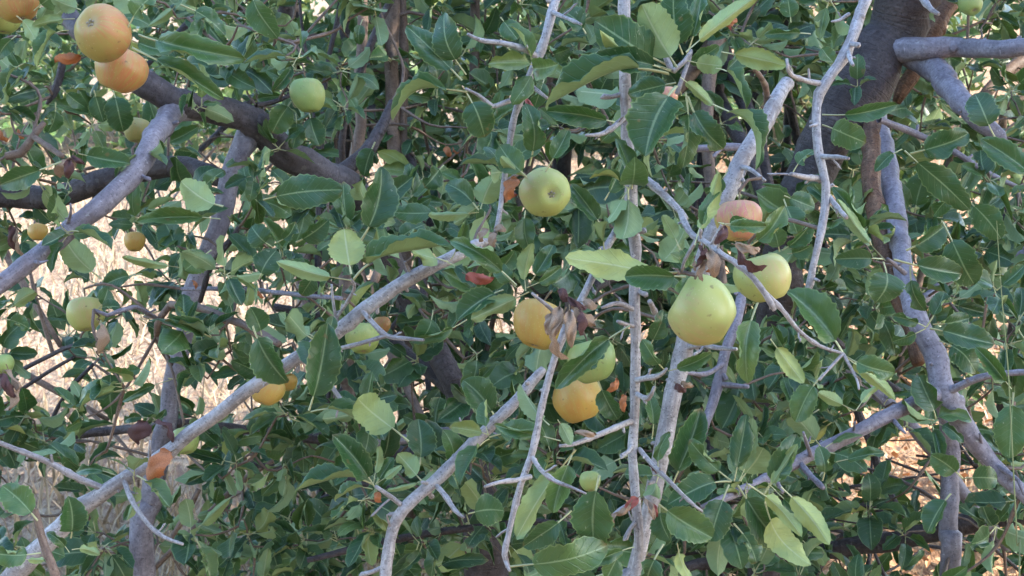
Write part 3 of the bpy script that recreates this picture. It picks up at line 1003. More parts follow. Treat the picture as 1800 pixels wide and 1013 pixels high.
# long pale upright branch in the middle
MAIN = [(1096, -150, 27, 1.62), (1098, -20, 26, 1.6), (1098, 70, 25, 1.6), (1099, 150, 24, 1.6), (1101, 210, 24, 1.6), (1107, 300, 26, 1.6), (1109, 375, 30, 1.6), (1117, 440, 24, 1.6), (1117, 540, 23, 1.6), (1118, 640, 22, 1.6), (1114, 730, 20, 1.6), (1112, 800, 20, 1.6), (1118, 870, 21, 1.6), (1122, 950, 21, 1.6), (1116, 1030, 20, 1.6), (1110, 1120, 18, 1.6)]
o = TR.limb(MAIN, 'bark_pale', sides=12, rough=0.16, nodes=0.1, step=0.008)
for tw in ([(1106, 296, 19, 1.6), (1140, 320, 17, 1.57), (1170, 345, 18, 1.54), (1196, 372, 17, 1.52), (1207, 385, 12, 1.51)], [(1100, 205, 13, 1.6), (1078, 224, 12, 1.57), (1055, 236, 11, 1.55), (1030, 238, 8, 1.53)],
           [(1118, 546, 12, 1.6), (1085, 534, 11, 1.58), (1058, 541, 9, 1.56)], [(1114, 740, 14, 1.6), (1075, 755, 13, 1.57), (1035, 771, 12, 1.54), (1005, 782, 12, 1.52), (984, 784, 10, 1.51)],
           [(1116, 668, 14, 1.6), (1140, 664, 12, 1.57), (1160, 660, 11, 1.55), (1172, 648, 8, 1.54)], [(1116, 690, 10, 1.6), (1140, 700, 12, 1.57), (1150, 680, 9, 1.56)], [(1124, 790, 11, 1.6), (1145, 815, 10, 1.57), (1175, 845, 10, 1.55), (1210, 880, 9, 1.54), (1235, 900, 8, 1.54)],
           [(1120, 880, 10, 1.6), (1100, 890, 9, 1.58), (1078, 905, 8, 1.57)], [(1117, 575, 8, 1.6), (1098, 570, 9, 1.58), (1085, 565, 8, 1.57)], [(1110, 60, 8, 1.6), (1125, 50, 6, 1.58)]):
    TR.limb(tw, 'bark_pale', 'twig', o, sides=8, nodes=0.28, step=0.006)
o = TR.limb([(1108, 378, 22, 1.6), (1085, 405, 18, 1.58), (1058, 450, 16, 1.56), (1035, 500, 16, 1.54), (1012, 545, 16, 1.52), (990, 590, 18, 1.5), (972, 640, 15, 1.5), (955, 700, 15, 1.5), (945, 750, 15, 1.5), (932, 805, 15, 1.5), (915, 850, 14, 1.5), (903, 900, 13, 1.5), (893, 945, 12, 1.5), (886, 975, 13, 1.5), (893, 998, 11, 1.5)], 'bark_pale', rough=0.18, nodes=0.2, step=0.008)
for tw in ([(932, 838, 12, 1.5), (905, 845, 11, 1.48), (880, 848, 10, 1.47), (852, 856, 9, 1.46)], [(934, 800, 11, 1.5), (950, 825, 10, 1.49), (975, 845, 10, 1.48), (1005, 857, 8, 1.47), (1030, 868, 6, 1.46)], [(1058, 450, 9, 1.56), (1040, 462, 7, 1.55)],
           [(1000, 575, 9, 1.51), (965, 540, 9, 1.48), (935, 515, 8, 1.47)], [(888, 985, 9, 1.5), (896, 1004, 8, 1.49)]):
    TR.limb(tw, 'bark_pale', 'twig', o, sides=8, nodes=0.28, step=0.006)
# second long pale stem, slanting behind it
o = TR.limb([(1384, 146, 30, 1.9), (1345, 212, 36, 1.85), (1300, 292, 40, 1.8), (1268, 368, 40, 1.78), (1232, 470, 38, 1.76), (1206, 590, 38, 1.75), (1182, 710, 38, 1.74), (1158, 825, 36, 1.73), (1135, 920, 32, 1.72), (1108, 1040, 30, 1.72), (1090, 1130, 30, 1.72)], 'bark_pale', sides=12, rough=0.18, nodes=0.08, ground=True)
for tw in ([(1205, 612, 15, 1.75), (1232, 606, 13, 1.72), (1262, 612, 12, 1.7), (1295, 614, 10, 1.68)], [(1158, 560, 12, 1.75), (1142, 530, 14, 1.7)], [(1300, 292, 12, 1.8), (1322, 300, 10, 1.76), (1345, 318, 9, 1.74)]):
    TR.limb(tw, 'bark_pale', 'twig', o, sides=8, nodes=0.28, step=0.006)
o = TR.limb([(1310, 470, 14, 2.0), (1296, 560, 18, 1.95), (1275, 620, 20, 1.93), (1262, 675, 20, 1.92), (1248, 720, 18, 1.9), (1235, 760, 15, 1.88)], 'bark_grey', nodes=0.15)
for tw in ([(1264, 675, 11, 1.92), (1290, 678, 10, 1.9), (1315, 680, 8, 1.88)], [(1270, 640, 9, 1.92), (1240, 658, 9, 1.88), (1205, 655, 9, 1.85)]):
    TR.limb(tw, 'bark_grey', 'twig', o, sides=7, nodes=0.28)
# spur that carries the two big apples
o = TR.limb([(1196, 372, 14, 1.52), (1215, 410, 14, 1.48), (1240, 425, 13, 1.45), (1268, 447, 13, 1.43), (1300, 468, 12, 1.42), (1325, 490, 12, 1.41), (1345, 516, 12, 1.41), (1362, 546, 10, 1.41)], 'bark_pale', rough=0.3, nodes=0.32, step=0.006)
for tw in ([(1335, 505, 10, 1.43), (1375, 545, 10, 1.44), (1405, 582, 10, 1.45), (1440, 608, 10, 1.46), (1482, 622, 9, 1.47)], [(1235, 425, 9, 1.45), (1228, 470, 8, 1.46), (1222, 490, 7, 1.48)], [(1250, 430, 8, 1.44), (1262, 408, 8, 1.43), (1268, 395, 7, 1.43)], [(1225, 420, 9, 1.46), (1205, 455, 8, 1.47), (1198, 478, 6, 1.48)],
           [(1482, 622, 8, 1.47), (1505, 665, 6, 1.46), (1510, 685, 5, 1.45)], [(1482, 622, 8, 1.47), (1440, 668, 6, 1.45)]):
    TR.limb(tw, 'bark_pale', 'twig', o, sides=8, nodes=0.3, step=0.006)
# pale branch coming down from the top
o = TR.limb([(1010, -110, 22, 1.75), (982, -15, 21, 1.72), (965, 45, 20, 1.7), (944, 105, 19, 1.7), (922, 160, 18, 1.7), (905, 205, 14, 1.7), (894, 265, 13, 1.7), (886, 320, 12, 1.69), (876, 385, 10, 1.68), (868, 420, 8, 1.67)], 'bark_pale', rough=0.15, nodes=0.15)
for tw in ([(972, 22, 11, 1.7), (995, 32, 9, 1.68), (1022, 43, 8, 1.66)], [(945, 100, 14, 1.7), (915, 84, 13, 1.68), (880, 76, 12, 1.67), (845, 72, 12, 1.66), (822, 60, 9, 1.65)], [(926, 145, 10, 1.7), (945, 160, 9, 1.68), (962, 173, 8, 1.67)], [(915, 172, 13, 1.7), (890, 180, 12, 1.68), (865, 187, 11, 1.67), (845, 170, 8, 1.66), (818, 156, 8, 1.65)]):
    TR.limb(tw, 'bark_pale', 'twig', o, sides=8, nodes=0.28, step=0.006)
TR.limb([(1330, 260, 12, 1.95), (1270, 258, 14, 1.95), (1225, 262, 13, 1.95), (1190, 250, 10, 1.95)], 'bark_grey', nodes=0.1)
TR.limb([(1190, 165, 11, 1.55), (1215, 90, 8, 1.56), (1185, 125, 13, 1.55), (1150, 60, 10, 1.58), (1104, 40, 10, 1.6)][::-1], 'bark_pale', 'branch', sides=7, nodes=0.25)
TR.limb([(1350, 190, 14, 1.9), (1345, 150, 10, 1.85), (1322, 115, 9, 1.8)], 'bark_brown', nodes=0.2)

# ------------------------------------------------------------------ left-hand apple tree
foot = P(852, 1013, 2.4)
TL = Tree('apple_tree', (foot.x, foot.y, 0), 'apple tree with dark trunk at the bottom centre and grey limbs reaching to the left', 'tree', 'fruiting apple trees')
TL.limb([(690, 470, 44, 2.42), (735, 560, 42, 2.42), (780, 640, 48, 2.4), (815, 700, 56, 2.4), (842, 790, 66, 2.4), (858, 880, 72, 2.4), (855, 1013, 76, 2.4)], 'bark_dimmed', 'trunk', sides=16, rough=0.22, ground=True, step=0.02)
TL.limb([(700, 490, 44, 2.42), (660, 400, 48, 2.4), (612, 330, 58, 2.35), (552, 296, 54, 2.3), (500, 270, 56, 2.28), (455, 222, 56, 2.25), (405, 196, 50, 2.22), (340, 186, 48, 2.18), (290, 170, 52, 2.15), (235, 132, 46, 2.15), (150, 60, 40, 2.2), (60, -60, 30, 2.3)], 'bark_mid', rough=0.22, sides=14)
TL.limb([(590, 310, 30, 2.34), (650, 260, 26, 2.36), (690, 180, 14, 2.4)], 'bark_dimmed')
o = TL.limb([(450, 220, 36, 2.25), (400, 196, 46, 2.22), (350, 188, 48, 2.19), (312, 190, 47, 2.165), (290, 216, 41, 2.13), (268, 245, 36, 2.03), (235, 305, 38, 1.98), (195, 345, 37, 1.95), (150, 385, 35, 1.93), (100, 425, 33, 1.92), (40, 470, 33, 1.9), (-60, 545, 30, 1.88)], 'bark_grey', rough=0.2, nodes=0.06, sides=12)
for tw in ([(118, 395, 8, 1.92), (124, 375, 6, 1.9), (124, 358, 4, 1.89)], [(60, 460, 8, 1.9), (72, 462, 6, 1.88), (84, 458, 4, 1.87)]):
    TL.limb(tw, 'bark_grey', 'twig', o, sides=7, step=0.005)
TL.limb([(462, 200, 44, 2.27), (444, 222, 54, 2.265), (425, 262, 40, 2.25), (404, 310, 37, 2.25), (386, 390, 36, 2.25), (362, 455, 35, 2.25), (340, 520, 35, 2.25), (318, 610, 35, 2.25), (300, 700, 35, 2.25), (282, 790, 37, 2.25), (264, 880, 40, 2.25), (252, 1013, 44, 2.25)], 'bark_grey', sides=12, rough=0.16, ground=True)
TL.limb([(-80, 345, 40, 2.4), (40, 345, 42, 2.38), (110, 342, 42, 2.36), (170, 322, 44, 2.35), (240, 300, 44, 2.34), (310, 294, 40, 2.31), (365, 304, 34, 2.28), (404, 322, 28, 2.26)], 'bark_dimmed', sides=12, rough=0.15)
# the long pale limb crossing the picture
o = TL.limb([(862, 425, 14, 1.84), (835, 432, 24, 1.81), (795, 452, 28, 1.77), (720, 490, 30, 1.76), (645, 540, 32, 1.76), (590, 586, 33, 1.77), (505, 640, 30, 1.78), (430, 690, 30, 1.8), (350, 752, 31, 1.82), (270, 812, 32, 1.83), (195, 858, 33, 1.84), (135, 900, 40, 1.85), (60, 975, 44, 1.86), (-40, 1080, 44, 1.88)], 'bark_pale', sides=12, rough=0.14, nodes=0.07, step=0.009)
for tw in ([(635, 543, 12, 1.76), (655, 568, 11, 1.74), (680, 590, 11, 1.73), (715, 595, 11, 1.72), (745, 598, 8, 1.71)], [(680, 590, 10, 1.73), (640, 602, 10, 1.74), (600, 612, 10, 1.76), (568, 618, 8, 1.78)],
           [(190, 862, 15, 1.84), (140, 842, 15, 1.83), (90, 815, 15, 1.82), (40, 795, 14, 1.81), (-40, 762, 13, 1.8)], [(218, 845, 12, 1.83), (232, 880, 12, 1.81), (255, 915, 11, 1.79), (285, 943, 11, 1.78), (322, 957, 9, 1.77)],
           [(556, 618, 10, 1.78), (575, 665, 10, 1.76), (605, 710, 11, 1.75), (632, 740, 8, 1.74)], [(265, 815, 8, 1.83), (263, 795, 7, 1.81), (264, 775, 5, 1.8)], [(595, 575, 7, 1.77), (587, 540, 7, 1.76), (583, 500, 6, 1.75)], [(720, 478, 8, 1.76), (712, 460, 6, 1.74)], [(505, 640, 7, 1.78), (470, 655, 6, 1.76), (440, 640, 5, 1.75)], [(590, 562, 8, 1.77), (622, 510, 8, 1.72), (617, 492, 8, 1.7)]):
    TL.limb(tw, 'bark_pale', 'twig', o, sides=8, nodes=0.25, step=0.006)
o = TL.limb([(955, 650, 18, 1.72), (930, 678, 24, 1.71), (890, 722, 25, 1.7), (835, 775, 26, 1.7), (775, 835, 26, 1.69), (720, 885, 26, 1.68), (695, 920, 26, 1.68), (682, 970, 25, 1.68), (676, 1050, 25, 1.68), (672, 1150, 25, 1.68)], 'bark_pale', sides=12, rough=0.16, nodes=0.1, step=0.008)
for tw in ([(762, 848, 12, 1.69), (785, 876, 11, 1.67), (800, 898, 12, 1.66), (815, 910, 8, 1.65)], [(712, 892, 12, 1.68), (688, 874, 11, 1.67), (660, 855, 10, 1.66)], [(688, 932, 6, 1.68), (682, 915, 5, 1.67), (680, 905, 3, 1.66)], [(835, 775, 7, 1.7), (815, 752, 5, 1.69), (808, 735, 4, 1.68)], [(757, 850, 7, 1.69), (742, 848, 9, 1.67)]):
    TL.limb(tw, 'bark_pale', 'twig', o, sides=8, nodes=0.28, step=0.006)
TL.limb([(340, 545, 16, 2.2), (300, 535, 13, 2.08), (345, 540, 14, 2.02), (400, 560, 14, 1.98), (445, 578, 13, 1.92), (490, 605, 12, 1.85)][1:], 'bark_brown', nodes=0.15)
TL.limb([(300, 535, 12, 2.08), (284, 555, 12, 2.08), (275, 590, 11, 2.1), (300, 640, 10, 2.2)], 'bark_brown', nodes=0.15)
TL.limb([(275, 560, 8, 2.08), (235, 540, 8, 2.0), (190, 555, 7, 1.98), (165, 545, 6, 1.97)], 'bark_grey', nodes=0.2)
TL.limb([(420, 400, 9, 2.1), (400, 430, 10, 2.1), (370, 470, 10, 2.12), (352, 530, 9, 2.15)], 'bark_dimmed', nodes=0.2)
TL.limb([(320, 508, 7, 2.2), (380, 508, 8, 2.15), (440, 510, 9, 2.1), (520, 518, 8, 2.0), (600, 525, 7, 1.9)], 'bark_grey', nodes=0.2)
TL.limb([(800, 690, 30, 2.42), (750, 650, 27, 2.45), (700, 612, 25, 2.48), (640, 575, 22, 2.5), (560, 555, 18, 2.5), (480, 540, 14, 2.5)], 'bark_dimmed', rough=0.2)
TL.limb([(-60, 768, 15, 2.7), (40, 766, 17, 2.7), (120, 764, 17, 2.7), (220, 755, 16, 2.7), (300, 745, 14, 2.6)], 'bark_dimmed')
TL.limb([(290, 742, 16, 2.4), (380, 750, 19, 2.45), (470, 762, 21, 2.5), (560, 770, 22, 2.5), (660, 790, 24, 2.48), (760, 805, 28, 2.45), (850, 815, 30, 2.42)], 'bark_dimmed', rough=0.15)
TL.limb([(420, 815, 10, 2.5), (480, 822, 12, 2.5), (560, 835, 12, 2.5), (640, 850, 12, 2.5), (760, 880, 12, 2.45)], 'bark_dimmed')
TL.limb([(540, 985, 10, 2.1), (640, 960, 14, 2.1), (740, 940, 14, 2.1), (830, 928, 13, 2.05), (940, 918, 12, 2.05), (1060, 932, 12, 2.05), (1140, 940, 9, 2.05)], 'bark_dimmed', rough=0.15)
TL.limb([(640, 780, 20, 2.2), (720, 770, 18, 2.2), (790, 760, 18, 2.2), (870, 770, 20, 2.25)], 'bark_grey')
TL.limb([(-30, 690, 8, 2.9), (40, 650, 9, 2.9), (110, 615, 9, 2.85), (160, 600, 7, 2.8)], 'bark_dimmed', sides=6)
TL.limb([(30, 690, 7, 2.9), (75, 660, 8, 2.9), (130, 628, 7, 2.85)], 'bark_dimmed', sides=6)
TL.limb([(82, 760, 8, 2.6), (108, 705, 8, 2.6), (140, 665, 8, 2.6), (165, 640, 7, 2.6)], 'bark_dimmed', sides=6)
TL.limb([(270, 1000, 10, 2.5), (340, 930, 11, 2.5), (420, 850, 11, 2.5), (480, 810, 9, 2.5)], 'bark_brown', sides=7)
TL.limb([(300, 950, 10, 2.35), (330, 900, 11, 2.35), (350, 860, 9, 2.35)], 'bark_brown', sides=7)
TL.limb([(590, 700, 9, 2.9), (640, 630, 9, 2.9), (690, 575, 10, 2.9), (720, 540, 9, 2.9)], 'bark_dimmed', sides=6)
TL.limb([(570, 600, 8, 2.9), (630, 625, 10, 2.9), (680, 655, 9, 2.9)], 'bark_dimmed', sides=6)
TL.limb([(660, 690, 8, 2.85), (720, 620, 8, 2.85), (770, 560, 8, 2.85)], 'bark_dimmed', sides=6)
TL.limb([(570, 760, 8, 2.9), (580, 660, 8, 2.9), (575, 610, 7, 2.9)], 'bark_dimmed', sides=6)
TL.limb([(110, 110, 14, 2.2), (100, 150, 15, 2.2), (85, 185, 12, 2.2)], 'bark_dimmed')
TL.limb([(10, 275, 14, 2.0), (35, 270, 16, 2.0), (58, 240, 13, 2.0), (78, 215, 10, 2.0)], 'bark_brown', nodes=0.25)
TL.limb([(58, 240, 11, 2.0), (85, 258, 10, 1.97), (110, 275, 10, 1.94)], 'bark_brown', nodes=0.25)
TL.limb([(450, 185, 10, 2.2), (480, 180, 9, 2.22), (510, 168, 7, 2.25)], 'bark_dimmed')
TL.limb([(62, 895, 10, 1.7), (68, 925, 15, 1.7), (80, 965, 15, 1.7), (100, 1020, 17, 1.7), (125, 1120, 18, 1.72)], 'bark_brown', rough=0.2)

# ------------------------------------------------------------------ leaves drawn one by one from the photograph
# stalk foot x y, tip x y, seen width, side, depth, tint
HL = """
225 48 270 -8 44 T 1.85 .55;240 60 430 103 50 T 1.8 .5;232 82 394 173 46 T 1.8 .42;232 72 306 92 30 T 1.86 .45;122 55 66 122 40 F 1.86 .4;132 33 56 46 22 U 1.87 .3;28 28 62 72 24 U 1.9 .6;
142 18 88 -4 30 U 1.9 .1;138 8 96 28 34 U 1.92 .0;30 62 -4 104 30 T 1.9 .2;42 112 8 165 30 F 1.95 .3;195 150 216 232 36 T 2.1 .05;165 158 182 215 30 T 2.1 .1;98 180 84 234 34 T 2.05 .1;318 8 396 62 42 T 2 .2;
308 10 260 46 14 U 2 .3;440 -30 488 68 50 T 1.8 .25;105 152 152 190 30 T 2.1 .1;108 285 -2 326 42 T 1.9 .25;138 270 229 288 30 T 1.95 .25;388 386 242 390 28 T 1.9 .7;393 362 318 318 50 U 1.85 .5;178 490 110 414 48 U 2 .3;
316 470 214 452 20 U 2 .7;372 440 324 476 40 T 2 .65;310 445 290 392 34 T 2.1 .1;250 482 180 502 30 T 2.1 .3;14 545 62 514 22 U 1.9 .5;4 560 50 577 35 T 1.9 .2;170 546 190 508 28 T 2 .2;168 545 212 540 24 T 2 .2;
195 640 196 730 46 T 2.4 .1;445 573 506 673 52 T 1.7 .12;543 722 576 568 46 T 1.68 .02;572 590 586 556 20 T 1.72 .1;398 610 446 626 40 T 2.1 .3;368 555 398 582 24 T 2.1 .3;295 665 346 660 34 T 2.15 .3;300 668 214 706 24 T 2.2 .45;
262 735 218 742 22 T 2.2 .15;268 740 292 720 22 T 2.2 .15;463 351 604 334 42 T 1.75 .05;632 424 669 293 60 T 1.7 0;638 396 673 348 16 U 1.7 .3;618 482 605 402 54 U 1.68 .85;622 492 792 430 40 F 1.68 .3;618 493 486 460 30 U 1.68 .55;
478 434 442 398 38 T 1.8 .05;484 428 520 390 34 T 1.8 .1;455 492 486 440 34 T 1.8 .05;520 426 578 386 44 T 1.85 .05;842 373 752 378 22 U 1.7 .4;774 376 692 374 26 T 1.72 .3;842 370 786 324 38 T 1.7 .15;845 368 870 308 34 U 1.72 .5;
690 432 748 394 35 T 1.85 .05;908 502 791 423 44 T 1.6 .35;908 506 870 464 22 T 1.62 .3;885 510 803 564 40 T 1.62 .05;930 513 828 562 34 U 1.59 .1;925 512 936 428 24 U 1.6 .5;926 506 988 470 22 T 1.62 .3;930 500 972 432 26 T 1.65 .2;
822 563 722 602 26 T 1.8 .3;762 545 735 602 30 T 1.8 .2;872 737 814 668 52 T 1.75 .25;716 776 627 701 44 U 1.7 .65;545 726 668 772 36 F 1.72 .3;658 856 584 764 40 T 1.68 .1;656 852 518 863 36 F 1.68 .2;657 852 668 784 22 U 1.68 .6;
660 852 692 804 26 T 1.7 .25;663 850 706 818 14 U 1.68 .4;655 860 588 880 26 F 1.69 .4;738 818 735 737 40 T 1.72 .0;742 846 698 798 34 U 1.68 .55;745 845 680 863 12 U 1.68 .4;823 903 886 898 46 T 1.66 .3;890 1000 1070 961 46 T 1.5 .55;
1012 790 908 946 46 U 1.56 .5;1006 800 972 902 38 T 1.54 .75;1055 835 1045 962 60 T 1.5 .2;1005 898 920 962 44 T 1.55 .15;1115 962 1036 992 30 T 1.55 .3;1092 968 1058 1032 36 T 1.55 .35;966 747 914 674 26 U 1.5 0;980 738 1004 782 18 U 1.5 0;
985 776 868 746 28 T 1.55 .4;1108 572 976 684 44 T 1.53 .25;1052 670 1086 738 40 T 1.6 .05;1182 118 1046 36 56 T 1.56 .15;1186 128 1044 98 46 T 1.55 .1;1178 124 1052 52 18 U 1.545 .8;1176 130 958 188 48 F 1.53 .1;1190 118 1128 8 54 U 1.54 .5;1206 92 1336 -12 34 U 1.52 .75;
1200 96 1184 -14 46 T 1.58 .05;1206 98 1232 -10 40 T 1.6 .2;1200 112 1264 80 28 T 1.56 .2;1206 106 1270 116 24 U 1.55 .65;1268 92 1382 116 32 U 1.56 .8;1196 136 1254 186 22 U 1.52 .6;1190 152 1134 276 74 T 1.52 .1;1206 162 1200 296 50 T 1.55 .1;
1210 170 1272 262 62 T 1.54 .05;1256 180 1332 296 44 F 1.53 .1;1256 122 1312 192 40 F 1.54 .3;1188 146 1104 166 36 T 1.58 .15;1090 216 958 194 36 T 1.7 .15;930 292 924 182 56 T 1.68 .2;958 302 1000 226 34 T 1.66 .45;926 312 878 256 34 T 1.67 .55;
928 314 880 276 18 U 1.66 .55;818 132 780 22 38 T 1.66 0;812 142 714 46 40 T 1.66 .1;818 156 688 208 34 F 1.64 .2;818 160 852 242 40 T 1.64 .02;638 34 632 79 36 T 2.6 .2;512 162 468 124 30 T 2.25 .4;508 170 452 174 20 T 2.25 .5;512 178 478 234 42 T 2.22 .35;
520 200 514 262 32 T 2.25 .1;544 200 562 258 34 T 2.25 .1;1060 402 1004 324 40 T 1.8 .05;924 370 932 442 36 T 1.78 .2;1062 352 1096 280 36 T 1.75 .1;1192 478 994 452 34 U 1.48 .95;1206 486 1098 486 40 T 1.46 .3;1222 432 1264 302 38 U 1.46 .75;
1228 430 1262 330 28 T 1.48 .5;1196 440 1165 378 26 U 1.5 .3;1190 430 1210 470 20 T 1.5 .3;1262 392 1350 396 24 U 1.5 .4;1285 372 1310 402 26 T 1.52 .3;1306 440 1380 362 48 T 1.48 .7;1332 532 1314 674 58 T 1.48 .7;1262 392 1348 398 30 T 1.46 .4;1482 624 1384 512 58 T 1.47 .4;1482 624 1574 656 50 T 1.47 .5;
1486 628 1574 704 22 U 1.48 .7;1354 596 1414 674 28 U 1.55 .8;1448 655 1398 742 42 T 1.55 .6;1502 722 1438 690 24 U 1.6 .4;1504 722 1560 672 20 U 1.6 .5;1555 456 1468 456 36 T 1.7 .1;1532 432 1462 328 36 T 1.7 .15;1556 458 1472 350 16 U 1.68 .5;1554 460 1540 532 46 T 1.7 .1;
1572 456 1692 482 46 T 1.72 .05;1592 440 1664 394 48 T 1.75 .1;1656 392 1712 502 42 T 1.75 .02;1600 468 1626 548 40 T 1.72 .05;1840 336 1724 244 42 T 1.7 .2;1590 264 1704 368 36 T 1.8 .05;1586 262 1538 302 26 T 1.8 .1;1600 270 1702 234 46 T 1.82 .05;
1750 242 1714 164 40 T 1.9 .0;1445 202 1578 184 32 T 1.53 .2;1444 220 1522 252 36 T 1.53 .25;1426 60 1344 62 26 T 1.8 .15;1390 40 1384 -6 28 T 1.8 .2;1440 80 1466 112 26 T 1.7 .35;1394 302 1432 264 30 T 1.75 .25;1378 344 1432 366 34 T 1.72 .25;
1378 350 1402 412 40 T 1.72 .3;1370 442 1354 388 34 T 1.68 .3;1374 440 1428 388 28 T 1.66 .2;1384 446 1428 430 24 T 1.66 .15;1628 576 1568 556 30 T 1.75 .2;1628 578 1568 602 30 T 1.75 .1;1628 574 1660 512 36 T 1.75 .1;1634 578 1748 606 44 T 1.75 .05;
1640 570 1704 560 28 T 1.76 .1;1652 598 1716 656 36 T 1.78 .1;1778 684 1714 610 26 T 1.7 .45;1782 690 1774 806 50 T 1.7 .3;1692 842 1636 800 42 T 1.75 .25;1692 842 1754 842 32 T 1.75 .15;1672 868 1630 938 48 T 1.75 .1;1446 846 1440 784 36 T 1.75 .45;
1470 812 1556 798 22 T 1.8 .2;1286 846 1212 774 38 T 1.6 .4;1286 846 1174 886 46 T 1.58 .1;1290 846 1312 728 34 T 1.6 .1;1298 846 1322 734 12 U 1.59 0;1302 846 1342 788 40 U 1.62 0;1342 868 1400 764 38 T 1.58 .15;1345 868 1402 780 14 U 1.57 .4;1282 852 1248 952 48 T 1.57 .1;
1296 852 1378 962 48 T 1.58 .1;1316 852 1410 944 38 U 1.54 .9;1342 882 1424 994 36 U 1.55 .95;1372 856 1458 958 38 U 1.53 .9;1350 850 1450 930 26 T 1.58 .3;1158 886 1252 946 44 T 1.55 .6;1160 890 1180 952 36 T 1.57 .2;1166 958 1136 1034 56 T 1.55 .05;1190 955 1214 1020 26 U 1.55 .9;
1182 852 1232 718 44 T 1.66 .05;1146 772 1140 690 26 T 1.62 .35;1168 652 1128 598 36 T 1.56 .35;1174 652 1252 620 24 T 1.56 .4;1140 612 1166 544 30 T 1.65 .05;66 916 4 854 46 T 1.68 .6;124 946 120 872 40 T 1.72 .1;72 972 -14 972 44 T 1.68 .5;36 985 78 985 18 U 1.68 .7;
122 972 82 936 26 T 1.72 .2;126 966 176 975 20 U 1.72 .4;206 836 132 830 24 T 1.85 .15;1700 350 1760 420 36 T 2 .2;1700 330 1640 380 36 T 2 .2;660 250 640 310 40 T 2.3 .05;780 290 745 330 40 T 2.3 .05;1000 100 1030 150 34 T 2 .1;960 130 940 190 34 T 2 .1;
1400 600 1360 640 30 T 1.9 .1;1290 920 1330 990 46 T 1.8 .1;1010 650 1060 610 34 T 1.75 .1;870 480 905 440 26 T 1.7 .3;560 470 530 520 34 T 1.9 .1;350 340 395 300 30 T 2 .3;460 590 440 540 30 T 1.85 .2;1440 720 1400 770 40 T 1.9 .1;1060 1010 990 1040 40 T 1.6 .1;
250 25 205 -30 40 U 1.95 .2;60 20 110 -20 34 T 1.95 .4;880 30 910 70 40 T 1.9 .2;1030 60 990 20 40 T 1.85 .05;1280 300 1240 340 30 T 1.75 .1;750 420 800 470 20 U 1.8 .4
"""
hr = random.Random(21)
for it in HL.replace('\n', '').split(';'):
    a = it.split()
    if len(a) != 8:
        continue
    bx, by, tx, ty, w = map(float, a[:5])
    tree = TL if (bx < 860 and not (690 < bx < 860 and by < 250)) else TR
    tn = float(a[7])
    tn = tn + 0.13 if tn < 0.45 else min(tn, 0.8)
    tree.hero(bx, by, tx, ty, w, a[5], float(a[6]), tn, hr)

# dry, curled leaves: stalk foot, tip, width, depth, kind
DL = """
150 95 95 105 22 1.88 dry_orange;130 270 100 310 34 1.92 dry_tan;110 282 150 290 26 1.92 dry_dark;120 275 120 315 24 1.9 dry_dark;262 735 236 778 36 1.83 dry_dark;268 735 304 782 36 1.82 dry_dark;255 750 235 760 20 1.84 dry_tan;
308 788 262 852 42 1.81 dry_orange;172 560 176 622 30 1.9 dry_tan;10 640 14 722 20 1.85 dry_tan;4 650 26 700 18 1.85 dry_dark;918 312 884 356 36 1.69 dry_orange;886 330 908 345 20 1.74 dry_red;812 480 868 492 22 1.64 dry_red;862 400 842 425 22 1.68 dry_tan;
866 402 890 405 22 1.67 dry_tan;868 405 868 435 18 1.67 dry_tan;985 530 970 600 30 1.47 dry_tan;1000 535 1005 612 28 1.46 dry_tan;1010 525 1046 575 30 1.48 dry_tan;990 520 1030 545 26 1.48 dry_dark;970 545 962 590 20 1.47 dry_tan;1020 530 1050 540 18 1.49 dry_tan;995 540 990 632 22 1.46 dry_tan;
1015 540 1022 590 22 1.47 dry_dark;980 505 1000 530 18 1.48 dry_dark;1292 424 1342 474 46 1.41 dry_dark;1285 428 1335 442 34 1.40 dry_tan;1240 435 1258 488 34 1.43 dry_tan;1230 425 1222 470 30 1.43 dry_dark;1255 450 1230 492 26 1.44 dry_tan;1275 392 1258 430 24 1.42 dry_dark;782 255 792 276 18 2.6 dry_orange;795 258 806 270 16 2.6 dry_orange;1240 430 1230 462 24 1.43 dry_dark;1265 395 1275 415 20 1.42 dry_tan;1245 455 1255 475 18 1.44 dry_orange;1260 462 1240 478 18 1.44 dry_orange;
1185 672 1206 690 24 1.53 dry_dark;1195 668 1220 680 14 1.53 dry_tan;1138 818 1155 832 24 1.58 dry_dark;1125 872 1098 898 24 1.57 dry_red;1130 872 1150 915 26 1.56 dry_tan;1112 880 1080 905 16 1.56 dry_tan;1085 900 1075 922 14 1.56 dry_tan;1140 880 1155 910 16 1.57 dry_red;
920 168 948 210 24 1.75 dry_red;1272 48 1296 34 22 1.9 dry_orange;1270 40 1285 55 18 1.9 dry_red;335 492 345 508 14 2.1 dry_orange;452 510 462 525 14 2.0 dry_orange;475 512 470 528 12 2.0 dry_tan;660 862 668 884 14 1.67 dry_orange;690 650 680 660 14 2.3 dry_orange;
1180 470 1195 486 12 1.48 dry_tan;1220 455 1232 480 14 1.47 dry_tan;1052 765 1010 760 12 1.53 dry_tan;480 342 530 348 14 1.76 dry_tan;1085 660 1068 690 22 1.66 dry_orange;1100 690 1096 725 14 1.66 dry_orange;0 225 12 250 26 2.1 dry_orange;30 225 40 245 16 2.1 dry_orange;20 390 26 440 18 2.1 dry_dark;30 395 38 450 14 2.1 dry_tan
"""
for it in DL.replace('\n', '').split(';'):
    a = it.split()
    if len(a) != 7:
        continue
    bx, by, tx, ty, w = map(float, a[:5])
    (TL if bx < 860 else TR).dry(bx, by, tx, ty, w, float(a[5]), a[6], hr, hr.uniform(-1.1, 1.1))

